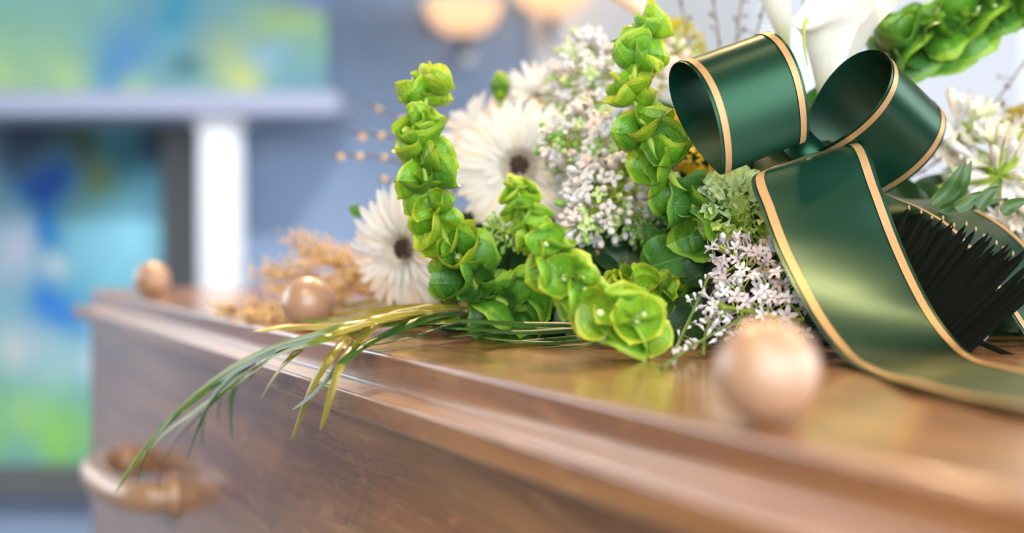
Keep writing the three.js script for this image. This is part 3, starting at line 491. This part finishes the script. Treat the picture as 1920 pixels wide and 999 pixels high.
// ---------- white agapanthus on the right ----------
const TUBEFL = new THREE.LatheGeometry([[0.0001, 0], [0.12, 0.02], [0.14, 0.3], [0.22, 0.9], [0.33, 1.5], [0.34, 1.9], [0.22, 2.3], [0.0001, 2.42]].map(p => new THREE.Vector2(...p)), 12);
function trumpetGeo(k) { const g = [new THREE.LatheGeometry([[0.0001, 0], [0.10, 0.05], [0.13, 0.6]].map(p => new THREE.Vector2(...p)), 8).toNonIndexed()]; for (let i = 0; i < 6; i++) g.push(surf((u, v) => { const x = (u - 0.5) * 0.62 * Math.pow(Math.sin(Math.PI * (0.15 + 0.8 * v)), 0.7); return [x, 0.5 + 1.75 * v - 0.25 * k * v * v, 0.1 + 0.28 * v + k * 0.75 * v * v + x * x * 0.6]; }, 4, 7).rotateY(i / 6 * Math.PI * 2).toNonIndexed()); return mergeGeometries(g); }
const TRUMPET = [trumpetGeo(0.6), trumpetGeo(1.1), trumpetGeo(0.35)];
const AGAW = [std({ color: rgb(230, 229, 226), roughness: 0.45, transmission: 0.3, thickness: 0 }), std({ color: rgb(228, 218, 202), roughness: 0.45, transmission: 0.3, thickness: 0 }), std({ color: rgb(220, 226, 190), roughness: 0.45, transmission: 0.25, thickness: 0 })];
function agapanthus(label, center, dir, R, n) {
  const t = thing('agapanthus', label, 'flower', center, quatTo(dir), SPRAY), ped = [];
  for (let i = 0; i < n; i++) {
    const f = (i + 0.5) / n, el = Math.acos(1 - 1.7 * f), a = i * 2.39996 + rr(-0.3, 0.3), d = V(Math.sin(el) * Math.cos(a), Math.cos(el), Math.sin(el) * Math.sin(a)), isOpen = rnd() < 0.55, r0 = R * rr(0.35, 0.55);
    const m = mesh(isOpen ? 'floret' : 'bud', isOpen ? TRUMPET[i % 3] : TUBEFL, AGAW[rnd() < 0.6 ? 0 : rnd() < 0.5 ? 1 : 2], t); m.quaternion.copy(quatTo(d.clone().add(V(rr(-0.3, 0.3), rr(-0.3, 0.3), rr(-0.3, 0.3))))); m.scale.setScalar(R * rr(0.22, 0.3)); m.position.copy(d).multiplyScalar(r0);
    ped.push(tube([V(0, 0, 0), d.clone().multiplyScalar(r0)], 0.0009, 0.0011, 3, 5));
  }
  mesh('flower_stalks', mergeGeometries(ped), STEMG, t);
  wpart('stem', tube([center, center.clone().lerp(CORE, 0.5).add(V(0, 0.01, 0)), CORE.clone()], 0.0035, 0.0035, 12, 7), STEMG, t);
}
agapanthus('white agapanthus head with long buds above the right ribbon loop', at(1800, 262, 0.97), facing(1800, 262, 0.25, 0.7), 0.034, 34);
agapanthus('white agapanthus head spreading to the right edge beside the right ribbon loop', at(1872, 330, 0.945), facing(1872, 330, 0.2, 0.6), 0.036, 40);
agapanthus('lowest white agapanthus head above the dark ribbon tail at the right edge', at(1885, 412, 0.95), facing(1885, 412, -0.1, 0.6), 0.026, 26);

// ---------- calla lilies ----------
const CALLA = std({ map: dataTex(128, 256, (u, v) => { const n = vnoise(u * 50, v * 3, 50, 3, 71) * 9; let c = mixc([176, 196, 120], [230, 230, 224], smooth(0.02, 0.5, v)); return [c[0] - n, c[1] - n, c[2] - n]; }), roughness: 0.42, transmission: 0.22, thickness: 0, ior: 1.4 });
const CREAM = std({ color: rgb(250, 236, 214), roughness: 0.5, transmission: 0.3, thickness: 0 });
function calla(label, base, dir, roll, H, R, mat = CALLA, flare = 1) {
  const t = thing('calla_lily', label, 'flower', base, quatTo(dir, V(0, 1, 0), roll), SPRAY);
  // the tip of the spathe is at a = 0 (towards local +z); the two sides overlap at the back
  mesh('spathe', surf((u, v) => {
    const a = (u - 0.5) * Math.PI * (u < 0.5 ? 2.7 : 2.35), s = 1 + 0.10 * (u - 0.5), tipk = Math.exp(-Math.pow(a / 0.55, 2)), rim = smooth(0.62, 1, v);
    const back = Math.max(0, -Math.cos(a)), outer = smooth(0.25, 0, u);
    let r = (0.10 + 0.80 * Math.pow(v, 1.25)) * R * s * (1 + 0.75 * outer * smooth(0, 0.6, v)) + rim * rim * R * (0.12 + 0.16 * tipk + 0.05 * back) * flare;
    const y = H * v * (1 + 0.34 * back) - rim * rim * rim * H * 0.10 * flare * (0.4 + 1.4 * tipk) + 0.04 * H * v * Math.sin(a * 2.0);
    return [Math.sin(a) * r, y, Math.cos(a) * r];
  }, 60, 34), mat, t);
  mesh('spathe_tip', tube([V(0, H * 0.90, R * 1.14), V(0, H * 0.86, R * 1.26), V(0, H * 0.70, R * 1.24), V(0.001, H * 0.48, R * 1.06)], 0.0014, 0.0006, 16, 6), STEMG, t, 'curled green tip');
  mesh('spadix', new THREE.CapsuleGeometry(R * 0.14, H * 0.4, 6, 12).translate(0, H * 0.42, 0), std({ color: rgb(236, 200, 70), roughness: 0.7 }), t);
  wpart('stem', tube([base.clone().addScaledVector(dir.clone().normalize(), 0.004), base.clone().addScaledVector(dir.clone().normalize(), -0.04), base.clone().addScaledVector(dir.clone().normalize(), -0.06).lerp(CORE, 0.5), CORE.clone()], R * 0.17, R * 0.17, 18, 8), STEMG, t);
}
calla('large white calla lily with a curled green tip standing behind the ribbon loops', at(1546, 222, 0.925), facing(1546, 222, 0.0, 0).multiplyScalar(0.12).add(V(0.06, 1, 0)), -0.75, 0.069, 0.025);
calla('blurred cream calla lily leaning away at the top, left of the ribbon', at(1262, 75, 1.1), V(-0.75, 0.75, 0.1), 0.3, 0.10, 0.030, CREAM);
calla('pale calla lily partly hidden behind the top of the left ribbon loop', at(1480, 120, 1.0), V(-0.25, 1, 0.1), 0.6, 0.075, 0.022);

{
  const t = thing('flower_bud', 'single green flower bud standing up at the back above the large white gerbera', 'bud', at(938, 185, 1.05), null, SPRAY);
  const m = mesh('bud', new THREE.SphereGeometry(0.0085, 18, 12).scale(0.8, 1.35, 0.8).translate(0, 0.009, 0), BELL[2], t);
  for (let i = 0; i < 4; i++) mesh('sepal', surf((u, v) => { const x = (u - 0.5) * 0.011 * Math.sin(Math.PI * (0.15 + 0.85 * v)); return [x, 0.017 * v - 0.001, 0.0085 * Math.sin(2.4 * v) * 0.95 - Math.abs(x) * 0.15]; }, 4, 8).rotateY(i * HP), BELL[1], t);
  wpart('stem', tube([at(938, 185, 1.05), at(945, 260, 1.05), CORE.clone().lerp(at(945, 300, 1.04), 0.4), CORE.clone()], 0.0016, 0.0016, 12, 6), STEMG, t);
}

// ---------- greenery: foam, leaves, palm leaves, dried sprigs, twigs ----------
{
  const t = thing('floral_foam', 'dark green block of floral foam hidden under the flowers on the coffin lid', 'foam', lid(0.285, 0.83, 0), coffin.quaternion);
  const g = new RoundedBoxGeometry(0.15, 0.055, 0.3, 4, 0.02).translate(0, 0.0285, 0), q = g.attributes.position; for (let i = 0; i < q.count; i++) q.setXYZ(i, q.getX(i) + rr(-1, 1) * 0.001, q.getY(i), q.getZ(i) + rr(-1, 1) * 0.001);
  mesh('foam_block', g, std({ color: rgb(24, 40, 20), roughness: 0.95 }), t); mesh('tray', new RoundedBoxGeometry(0.16, 0.01, 0.31, 2, 0.003).translate(0, 0.0056, 0), std({ color: rgb(20, 30, 18), roughness: 0.6 }), t);
}
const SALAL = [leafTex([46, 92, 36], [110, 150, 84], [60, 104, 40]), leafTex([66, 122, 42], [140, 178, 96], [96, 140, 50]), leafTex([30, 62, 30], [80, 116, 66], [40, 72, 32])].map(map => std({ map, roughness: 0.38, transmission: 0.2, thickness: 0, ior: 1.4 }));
function leafGeo() { const c = rr(-0.25, 0.35), f = rr(0.1, 0.45), w = rr(0.55, 0.75), wv = rr(0.02, 0.06), p = rr(0, 6); return surf((u, v) => { const x = (u - 0.5) * w * 2 * Math.pow(Math.sin(Math.PI * Math.pow(0.02 + 0.97 * v, 0.8)), 0.75) * 0.62; return [x, c * Math.sin(v * 2.4) * 0.5 + Math.abs(x) * f + wv * Math.sin(v * 14 + p + u * 3) * Math.abs(u - 0.5) * 2, v]; }, 8, 14); }
const LEAF = Array.from({ length: 6 }, leafGeo);
// leaves given as [px, py, depth, rightward lean, upward lean, length, tone, roll]; each leaf grows from that point's inner side
function leafSprig(label, list) {
  const c0 = at(...list[0].slice(0, 3)), t = thing('salal_sprig', label, 'leaves', c0, null, SPRAY), stems = [];
  for (const [px, py, d, ax, ay, len, tone, roll = 0, face = 0.5] of list) {
    const p = at(px, py, d), dir = V(ax, ay, 0).addScaledVector(toCam(px, py), 0.25).normalize(), n = toCam(px, py).addScaledVector(UP, face).normalize(), s = n.clone().cross(dir).normalize(), nn = dir.clone().cross(s).normalize();
    const m = mesh('leaf', LEAF[Math.floor(rnd() * 6)], SALAL[tone], t); m.quaternion.setFromRotationMatrix(new THREE.Matrix4().makeBasis(s, nn, dir)).multiply(new THREE.Quaternion().setFromAxisAngle(V(0, 0, 1), roll)); m.scale.setScalar(len); m.position.copy(p).addScaledVector(dir, -len * 0.5).sub(c0);
    stems.push(tube([CORE.clone().setY(Math.max(LIDY + 0.02, CORE.y)), CORE.clone().lerp(p, 0.6), p.clone().addScaledVector(dir, -len * 0.5), p], 0.0013, 0.0009, 10, 5));
  }
  wpart('stem', mergeGeometries(stems), STEMD, t);
}
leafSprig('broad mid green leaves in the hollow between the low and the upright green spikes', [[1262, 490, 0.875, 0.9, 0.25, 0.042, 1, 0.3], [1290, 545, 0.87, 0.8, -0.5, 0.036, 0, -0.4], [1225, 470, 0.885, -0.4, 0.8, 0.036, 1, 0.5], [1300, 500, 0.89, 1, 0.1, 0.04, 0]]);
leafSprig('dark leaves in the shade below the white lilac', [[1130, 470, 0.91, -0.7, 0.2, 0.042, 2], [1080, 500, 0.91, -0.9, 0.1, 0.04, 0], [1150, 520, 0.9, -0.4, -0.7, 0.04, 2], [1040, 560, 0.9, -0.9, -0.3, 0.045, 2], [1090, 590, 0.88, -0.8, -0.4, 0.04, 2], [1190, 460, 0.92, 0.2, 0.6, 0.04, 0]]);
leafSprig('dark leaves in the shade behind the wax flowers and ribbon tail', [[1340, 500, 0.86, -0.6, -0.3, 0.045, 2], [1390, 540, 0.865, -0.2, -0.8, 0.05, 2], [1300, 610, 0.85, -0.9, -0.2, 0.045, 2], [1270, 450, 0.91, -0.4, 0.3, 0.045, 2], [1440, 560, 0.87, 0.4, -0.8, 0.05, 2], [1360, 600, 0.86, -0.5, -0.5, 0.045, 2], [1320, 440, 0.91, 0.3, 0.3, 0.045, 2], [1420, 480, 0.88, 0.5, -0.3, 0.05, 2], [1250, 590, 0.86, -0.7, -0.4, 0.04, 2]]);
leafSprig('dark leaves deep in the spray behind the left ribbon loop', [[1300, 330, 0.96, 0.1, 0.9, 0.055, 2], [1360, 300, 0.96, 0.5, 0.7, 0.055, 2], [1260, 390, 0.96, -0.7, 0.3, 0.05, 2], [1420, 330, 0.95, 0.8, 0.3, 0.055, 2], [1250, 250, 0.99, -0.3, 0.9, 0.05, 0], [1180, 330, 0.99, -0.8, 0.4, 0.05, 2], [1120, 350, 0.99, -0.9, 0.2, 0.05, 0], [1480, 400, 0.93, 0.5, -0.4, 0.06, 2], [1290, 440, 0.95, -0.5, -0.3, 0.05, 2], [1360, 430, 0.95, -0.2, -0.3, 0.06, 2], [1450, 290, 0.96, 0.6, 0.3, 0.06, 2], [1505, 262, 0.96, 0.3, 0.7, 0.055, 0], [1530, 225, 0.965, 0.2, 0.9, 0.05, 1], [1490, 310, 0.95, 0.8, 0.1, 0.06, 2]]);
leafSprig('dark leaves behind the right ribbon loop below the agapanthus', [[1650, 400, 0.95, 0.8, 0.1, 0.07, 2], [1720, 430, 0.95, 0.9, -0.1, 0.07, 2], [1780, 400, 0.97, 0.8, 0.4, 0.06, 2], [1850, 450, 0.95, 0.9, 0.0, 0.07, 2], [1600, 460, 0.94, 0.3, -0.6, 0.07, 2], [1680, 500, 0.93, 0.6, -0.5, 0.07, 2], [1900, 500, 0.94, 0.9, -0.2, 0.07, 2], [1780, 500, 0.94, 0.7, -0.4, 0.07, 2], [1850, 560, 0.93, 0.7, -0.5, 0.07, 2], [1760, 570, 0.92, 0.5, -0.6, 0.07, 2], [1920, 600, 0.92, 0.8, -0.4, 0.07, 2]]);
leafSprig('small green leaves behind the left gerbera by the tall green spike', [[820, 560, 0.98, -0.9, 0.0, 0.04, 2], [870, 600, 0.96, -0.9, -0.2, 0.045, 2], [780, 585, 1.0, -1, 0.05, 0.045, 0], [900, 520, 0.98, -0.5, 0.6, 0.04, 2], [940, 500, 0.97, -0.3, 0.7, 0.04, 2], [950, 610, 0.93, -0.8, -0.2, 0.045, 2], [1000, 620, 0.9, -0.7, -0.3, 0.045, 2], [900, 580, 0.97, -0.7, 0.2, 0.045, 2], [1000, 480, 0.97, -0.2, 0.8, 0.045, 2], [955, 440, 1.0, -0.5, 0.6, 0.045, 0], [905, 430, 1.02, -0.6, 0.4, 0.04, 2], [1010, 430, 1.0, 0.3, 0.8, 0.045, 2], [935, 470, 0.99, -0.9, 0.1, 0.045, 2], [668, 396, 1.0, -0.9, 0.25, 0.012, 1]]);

// palm leaves
const PALM = [std({ map: leafTex([96, 120, 30], [170, 170, 70], [124, 134, 40]), roughness: 0.42, transmission: 0.22, thickness: 0 }), std({ map: leafTex([150, 138, 48], [210, 184, 92], [172, 148, 62]), roughness: 0.38, transmission: 0.22, thickness: 0 }), std({ map: leafTex([46, 86, 26], [98, 130, 52], [60, 96, 30]), roughness: 0.45, transmission: 0.18, thickness: 0 }), std({ color: rgb(7, 11, 5), roughness: 0.8, specularIntensity: 0.12 })];  // golden tone: warm glints painted in; near-black tone: painted shade
// a point on the lid or beyond its edge: [px, py, height above the lid] or [px, py, {q}]
const pt = ([x, y, h]) => typeof h === 'object' ? (h.q !== undefined ? atQ(x, y, h.q) : at(x, y, h.d)) : atLid(x, y, h);
const Q = (q) => ({ q }), D = (d) => ({ d });
function palm(label, list) {
  const t = thing('palm_leaf', label, 'leaf', pt(list[0].p[0]), null, SPRAY);
  for (const { p, w, m = 0, fold = 0.3, hint = V(-0.2, 0.8, 0.9), twist = 0 } of list) wpart('leaflet', blade(p.map(pt), w * 0.98, { fold, hint, tip: w > 0.0066 ? 0.3 : 0.55, base: 0.6, twist, n: 26 }), PALM[m], t);
  return t;
}
palm('arching palm leaf of narrow green blades hanging over the near edge of the coffin', [
  { p: [[860, 592, 0.016], [740, 594, 0.017], [640, 612, 0.013], [540, 640, Q(0.247)], [440, 684, Q(0.228)], [362, 744, Q(0.207)], [300, 806, Q(0.187)], [250, 868, Q(0.17)], [213, 930, Q(0.158)]], w: 0.0085, m: 0 },
  { p: [[850, 600, 0.014], [700, 606, 0.015], [600, 634, 0.010], [500, 674, Q(0.236)], [420, 731, Q(0.22)], [355, 776, Q(0.205)], [300, 818, Q(0.195)], [258, 868, Q(0.185)]], w: 0.0078, m: 0 },
  { p: [[560, 640, Q(0.248)], [480, 672, Q(0.232)], [400, 722, Q(0.215)], [330, 778, Q(0.19)], [290, 822, Q(0.18)], [268, 862, Q(0.175)], [256, 911, Q(0.172)]], w: 0.0065, m: 2 },
  { p: [[600, 628, 0.010], [500, 662, Q(0.238)], [432, 706, Q(0.222)], [393, 752, Q(0.213)], [368, 805, Q(0.208)], [347, 868, Q(0.206)]], w: 0.0070, m: 2 },
  { p: [[660, 616, 0.013], [560, 634, Q(0.25)], [490, 660, Q(0.238)], [455, 692, Q(0.231)], [432, 730, Q(0.228)], [418, 765, Q(0.226)]], w: 0.0075, m: 0 },
  { p: [[760, 592, 0.018], [690, 603, 0.017], [632, 619, 0.014], [575, 644, Q(0.248)], [540, 672, Q(0.240)], [508, 712, Q(0.235)], [486, 752, Q(0.233)]], w: 0.0078, m: 1 },
  { p: [[830, 580, 0.020], [760, 585, 0.021], [700, 599, 0.018], [650, 632, 0.008], [622, 664, Q(0.242)], [590, 712, Q(0.234)], [565, 770, Q(0.230)], [545, 828, Q(0.228)]], w: 0.0082, m: 1 },
  { p: [[860, 572, 0.022], [800, 574, 0.022], [744, 583, 0.021], [690, 618, 0.012], [656, 652, 0.003], [635, 690, Q(0.239)], [616, 750, Q(0.233)], [599, 811, Q(0.230)]], w: 0.0082, m: 1 },
  { p: [[900, 580, 0.018], [800, 594, 0.017], [730, 622, 0.010], [676, 650, 0.004], [630, 690, Q(0.238)], [588, 735, Q(0.231)], [546, 769, Q(0.226)]], w: 0.0080, m: 2 },
  { p: [[920, 596, 0.012], [850, 606, 0.011], [770, 630, 0.007], [700, 645, 0.005], [650, 642, 0.007], [595, 628, 0.013]], w: 0.0065, m: 2, twist: 0.4 },
  { p: [[450, 700, Q(0.25)], [402, 735, Q(0.242)], [385, 765, Q(0.238)], [379, 800, Q(0.236)], [380, 838, Q(0.236)]], w: 0.0050, m: 2 },
  { p: [[480, 690, Q(0.252)], [444, 716, Q(0.246)], [434, 750, Q(0.243)], [433, 790, Q(0.242)], [435, 830, Q(0.242)]], w: 0.0050, m: 2 },
  { p: [[470, 680, Q(0.252)], [428, 714, Q(0.247)], [412, 750, Q(0.245)], [408, 800, Q(0.244)]], w: 0.0035, m: 2 },
  { p: [[420, 735, Q(0.22)], [352, 800, Q(0.212)], [315, 850, Q(0.208)], [299, 890, Q(0.206)], [297, 938, Q(0.206)]], w: 0.0032, m: 3 },
  { p: [[380, 760, Q(0.218)], [322, 822, Q(0.21)], [298, 860, Q(0.207)], [285, 898, Q(0.206)]], w: 0.0040, m: 2 },
]);
palm('flat palm leaf with warm light painted on, lying behind the ball knob under the gerbera', [
  { p: [[880, 566, 0.02], [800, 560, 0.02], [720, 561, 0.018], [625, 574, 0.012]], w: 0.0085, m: 1 }, { p: [[880, 572, 0.018], [780, 575, 0.018], [700, 580, 0.016], [610, 590, 0.010]], w: 0.0085, m: 1 },
  { p: [[880, 580, 0.016], [780, 587, 0.016], [690, 594, 0.013], [590, 608, 0.006]], w: 0.008, m: 1 }, { p: [[880, 560, 0.024], [800, 548, 0.024], [730, 545, 0.022], [660, 550, 0.018]], w: 0.008, m: 1 },
  { p: [[870, 590, 0.012], [760, 600, 0.011], [650, 612, 0.006], [540, 612, 0.006], [470, 622, 0.004]], w: 0.0075, m: 1 }, { p: [[860, 586, 0.013], [740, 590, 0.013], [640, 600, 0.008], [560, 600, 0.008]], w: 0.008, m: 0 },
]);
palm('dark narrow palm blades lying on the lid below the tall green spike', [
  { p: [[1100, 628, 0.006], [1020, 636, 0.005], [960, 642, 0.003], [905, 652, 0.0015]], w: 0.004, m: 2 }, { p: [[1110, 634, 0.005], [1040, 642, 0.004], [980, 640, 0.004], [900, 632, 0.006]], w: 0.0034, m: 2 },
  { p: [[1100, 620, 0.01], [1010, 616, 0.01], [930, 622, 0.007], [840, 632, 0.004]], w: 0.0045, m: 2 }, { p: [[1090, 616, 0.012], [980, 622, 0.009], [880, 616, 0.009], [790, 612, 0.010]], w: 0.0045, m: 2 }, { p: [[1130, 640, 0.004], [1070, 648, 0.003], [1010, 652, 0.002]], w: 0.0034, m: 2 }, { p: [[1080, 608, 0.014], [960, 606, 0.013], [860, 600, 0.014], [760, 604, 0.012]], w: 0.005, m: 2 },
]);
const TIPTAN = std({ color: rgb(150, 126, 84), roughness: 0.8 });
// closed palm leaf, ribbon shade painted into its colour; pale blade tips
{
  const t = thing('palm_leaf', 'palm leaf darkened with painted shade, close ribbed blades and pale tips beside the ribbon tail', 'leaf', at(1800, 600, 0.79), null, SPRAY);
  for (let i = 0; i < 44; i++) {
    const f = i / 43, tx = lerp(1706, 1990, f) + rr(-8, 8), ty = lerp(395, 500, f) + rr(-16, 16), bx = tx - lerp(40, 210, f), by = lerp(470, 690, Math.pow(f, 0.8));
    const a = at(bx, by, lerp(0.815, 0.775, f)), b = at(tx, ty, lerp(0.828, 0.79, f)), m = a.clone().lerp(b, 0.5).addScaledVector(toCam(tx, ty), 0.004);
    const lf = wpart('leaflet', blade([a, m, b], 0.0052, { fold: 0.55, hint: toCam(tx, ty), tip: 0.3, base: 0.8, n: 10 }), PALM[3], t);
    if (i % 3 === 0) mesh('tip', new THREE.SphereGeometry(0.0008, 8, 6).scale(1, 2, 1).translate(b.x - t.position.x, b.y - t.position.y, b.z - t.position.z), TIPTAN, lf, 'pale dried tip');
  }
  wpart('rachis', tube([at(1660, 470, 0.82), at(1730, 560, 0.80), at(1800, 622, 0.785), at(1880, 660, 0.775), at(1960, 690, 0.77)], 0.0022, 0.0014, 16, 6), PALM[3], t);
}
// dark curved fern leaves against the white agapanthus
function fern(label, list) { const t = thing('fern_leaf', label, 'leaf', at(...list[0][0]), null, SPRAY); for (const l of list) wpart('leaflet', blade(pp(l), 0.0085, { fold: 0.4, hint: V(0.3, 0.5, 1), peak: 0.6, tip: 0.7, n: 18 }), PALM[2], t); }
fern('dark green pointed leaves curling up between the right ribbon loop and agapanthus', [[[1745, 385, 0.86], [1775, 360, 0.858], [1795, 330, 0.855], [1812, 300, 0.855]], [[1765, 385, 0.865], [1795, 362, 0.863], [1810, 340, 0.86], [1822, 300, 0.86]], [[1760, 395, 0.86], [1800, 385, 0.862], [1840, 378, 0.865], [1885, 372, 0.87]], [[1790, 390, 0.85], [1815, 378, 0.85], [1830, 366, 0.85], [1842, 362, 0.85]], [[1835, 392, 0.85], [1850, 368, 0.85], [1862, 356, 0.85], [1876, 350, 0.85]], [[1880, 402, 0.85], [1895, 386, 0.85], [1912, 378, 0.85], [1930, 374, 0.85]], [[1815, 392, 0.855], [1830, 372, 0.855], [1840, 364, 0.855], [1850, 360, 0.855]]]);

// dried tan statice behind the middle knob, and thin twigs
const TAN = std({ color: rgb(234, 202, 150), roughness: 0.7, transmission: 0.2, thickness: 0 }), TANSTEM = std({ color: rgb(150, 118, 70), roughness: 0.8 }), BROWN = std({ color: rgb(110, 84, 62), roughness: 0.8 });
const TINY = new THREE.SphereGeometry(1, 7, 5);
function statice(label, base, tip, spread, n, sz) {
  const t = thing('dried_statice', label, 'dried flower', base, null, SPRAY), st = [tube([CORE.clone(), base.clone().lerp(CORE, 0.3), base, tip], 0.0011, 0.0006, 20, 5)], bd = [], ax = tip.clone().sub(base);
  for (let i = 0; i < n; i++) {
    const f = rr(0.1, 1), root = base.clone().addScaledVector(ax, f * 0.9), out = V(rr(-1, 1), rr(-0.7, 1), rr(-1, 1)).normalize().multiplyScalar(spread * rr(0.3, 1)).addScaledVector(ax, 0.12), e = root.clone().add(out); e.y = Math.max(e.y, LIDY + 0.004);
    st.push(tube([root, root.clone().lerp(e, 0.5).add(V(0, 0.002, 0)), e], 0.0005, 0.0004, 3, 4));
    for (let k = 0; k < 6; k++) { const s = sz * rr(0.45, 1.0); bd.push(TINY.clone().scale(s * 0.8, s * 1.2, s * 0.8).rotateZ(rr(-1.5, 1.5)).translate(e.x + rr(-1, 1) * sz * 3, Math.max(LIDY + sz, e.y + rr(-1, 1) * sz * 3), e.z + rr(-1, 1) * sz * 3)); }
  }
  wpart('stem', mergeGeometries(st), TANSTEM, t); tag(wpart('dried_buds', mergeGeometries(bd), TAN, t), null, null, null, 'stuff');
}
statice('dried tan statice sprig sticking up highest behind the middle ball knob', at(720, 545, 1.12), at(545, 455, 1.15), 0.018, 60, 0.0018);
statice('dried tan statice sprig just above the middle ball knob', at(720, 555, 1.1), at(500, 515, 1.14), 0.018, 66, 0.0018);
statice('dried tan statice sprig trailing low to the left, past the middle ball knob', at(700, 575, 1.07), at(415, 590, 1.12), 0.016, 66, 0.0017);
statice('dried tan statice sprig between the middle ball knob and the hanging gerbera', at(740, 550, 1.05), at(615, 490, 1.08), 0.018, 54, 0.0017);
statice('dried tan statice sprig behind the hanging gerbera, just under its petals', at(800, 540, 1.08), at(660, 530, 1.07), 0.020, 60, 0.0018);
statice('dried tan statice sprig lying behind the middle ball knob with its tip over the lid', at(660, 590, 1.05), at(455, 610, 1.06), 0.012, 44, 0.0016);
const ROUND = new THREE.SphereGeometry(1, 10, 8);
const tw = { sz: 0.0032, mat: TAN, stemMat: BROWN, out: 0.005, from: 0.45, geo: ROUND, n: 7, r: 0.0012 };
budTwig('uppermost thin twig with tan round buds poking out left of the tall green spike', [CORE.clone(), at(860, 300, 1.1), at(760, 232, 1.15), at(690, 195, 1.17)], tw);
budTwig('second thin twig with tan round buds left of the tall green spike', [CORE.clone(), at(860, 330, 1.1), at(750, 262, 1.14), at(655, 247, 1.17)], { ...tw, n: 8 });
budTwig('third thin twig with tan round buds left of the tall green spike', [CORE.clone(), at(860, 360, 1.1), at(740, 302, 1.13), at(625, 288, 1.16)], { ...tw, n: 9 });
budTwig('lowest thin twig with pinkish buds just above the hanging gerbera', [CORE.clone(), at(860, 400, 1.08), at(760, 350, 1.1), at(710, 335, 1.12)], tw);
const dry = { sz: 0.0030, mat: BROWN, stemMat: BROWN, out: 0.006, from: 0.5, n: 10, r: 0.0010 };
budTwig('thin brown dried twig rising behind the ribbon, first from the left', [CORE.clone(), at(1300, 160, 1.05), at(1285, 50, 1.06), at(1272, -20, 1.06)], dry);
budTwig('thin brown dried twig rising behind the ribbon, second from the left', [CORE.clone(), at(1350, 150, 1.02), at(1345, 50, 1.03), at(1330, -30, 1.03)], dry);
budTwig('thin brown dried twig rising behind the ribbon, third from the left', [CORE.clone(), at(1375, 140, 1.04), at(1385, 40, 1.05), at(1395, -30, 1.05)], { ...dry, n: 12 });
budTwig('thin brown dried twig rising behind the top of the left ribbon loop', [CORE.clone(), at(1400, 130, 1.0), at(1420, 60, 1.01), at(1440, -20, 1.01)], { ...dry, n: 8 });
budTwig('thin brown twig with dried star florets at the right edge above the agapanthus', [CORE.clone(), at(1820, 260, 1.03), at(1868, 190, 1.04), at(1905, 140, 1.04), at(1940, 90, 1.04)], { ...dry, n: 14, geo: STAR[0], sz: 0.0028, out: 0.008 });
renderer.render(scene, camera);
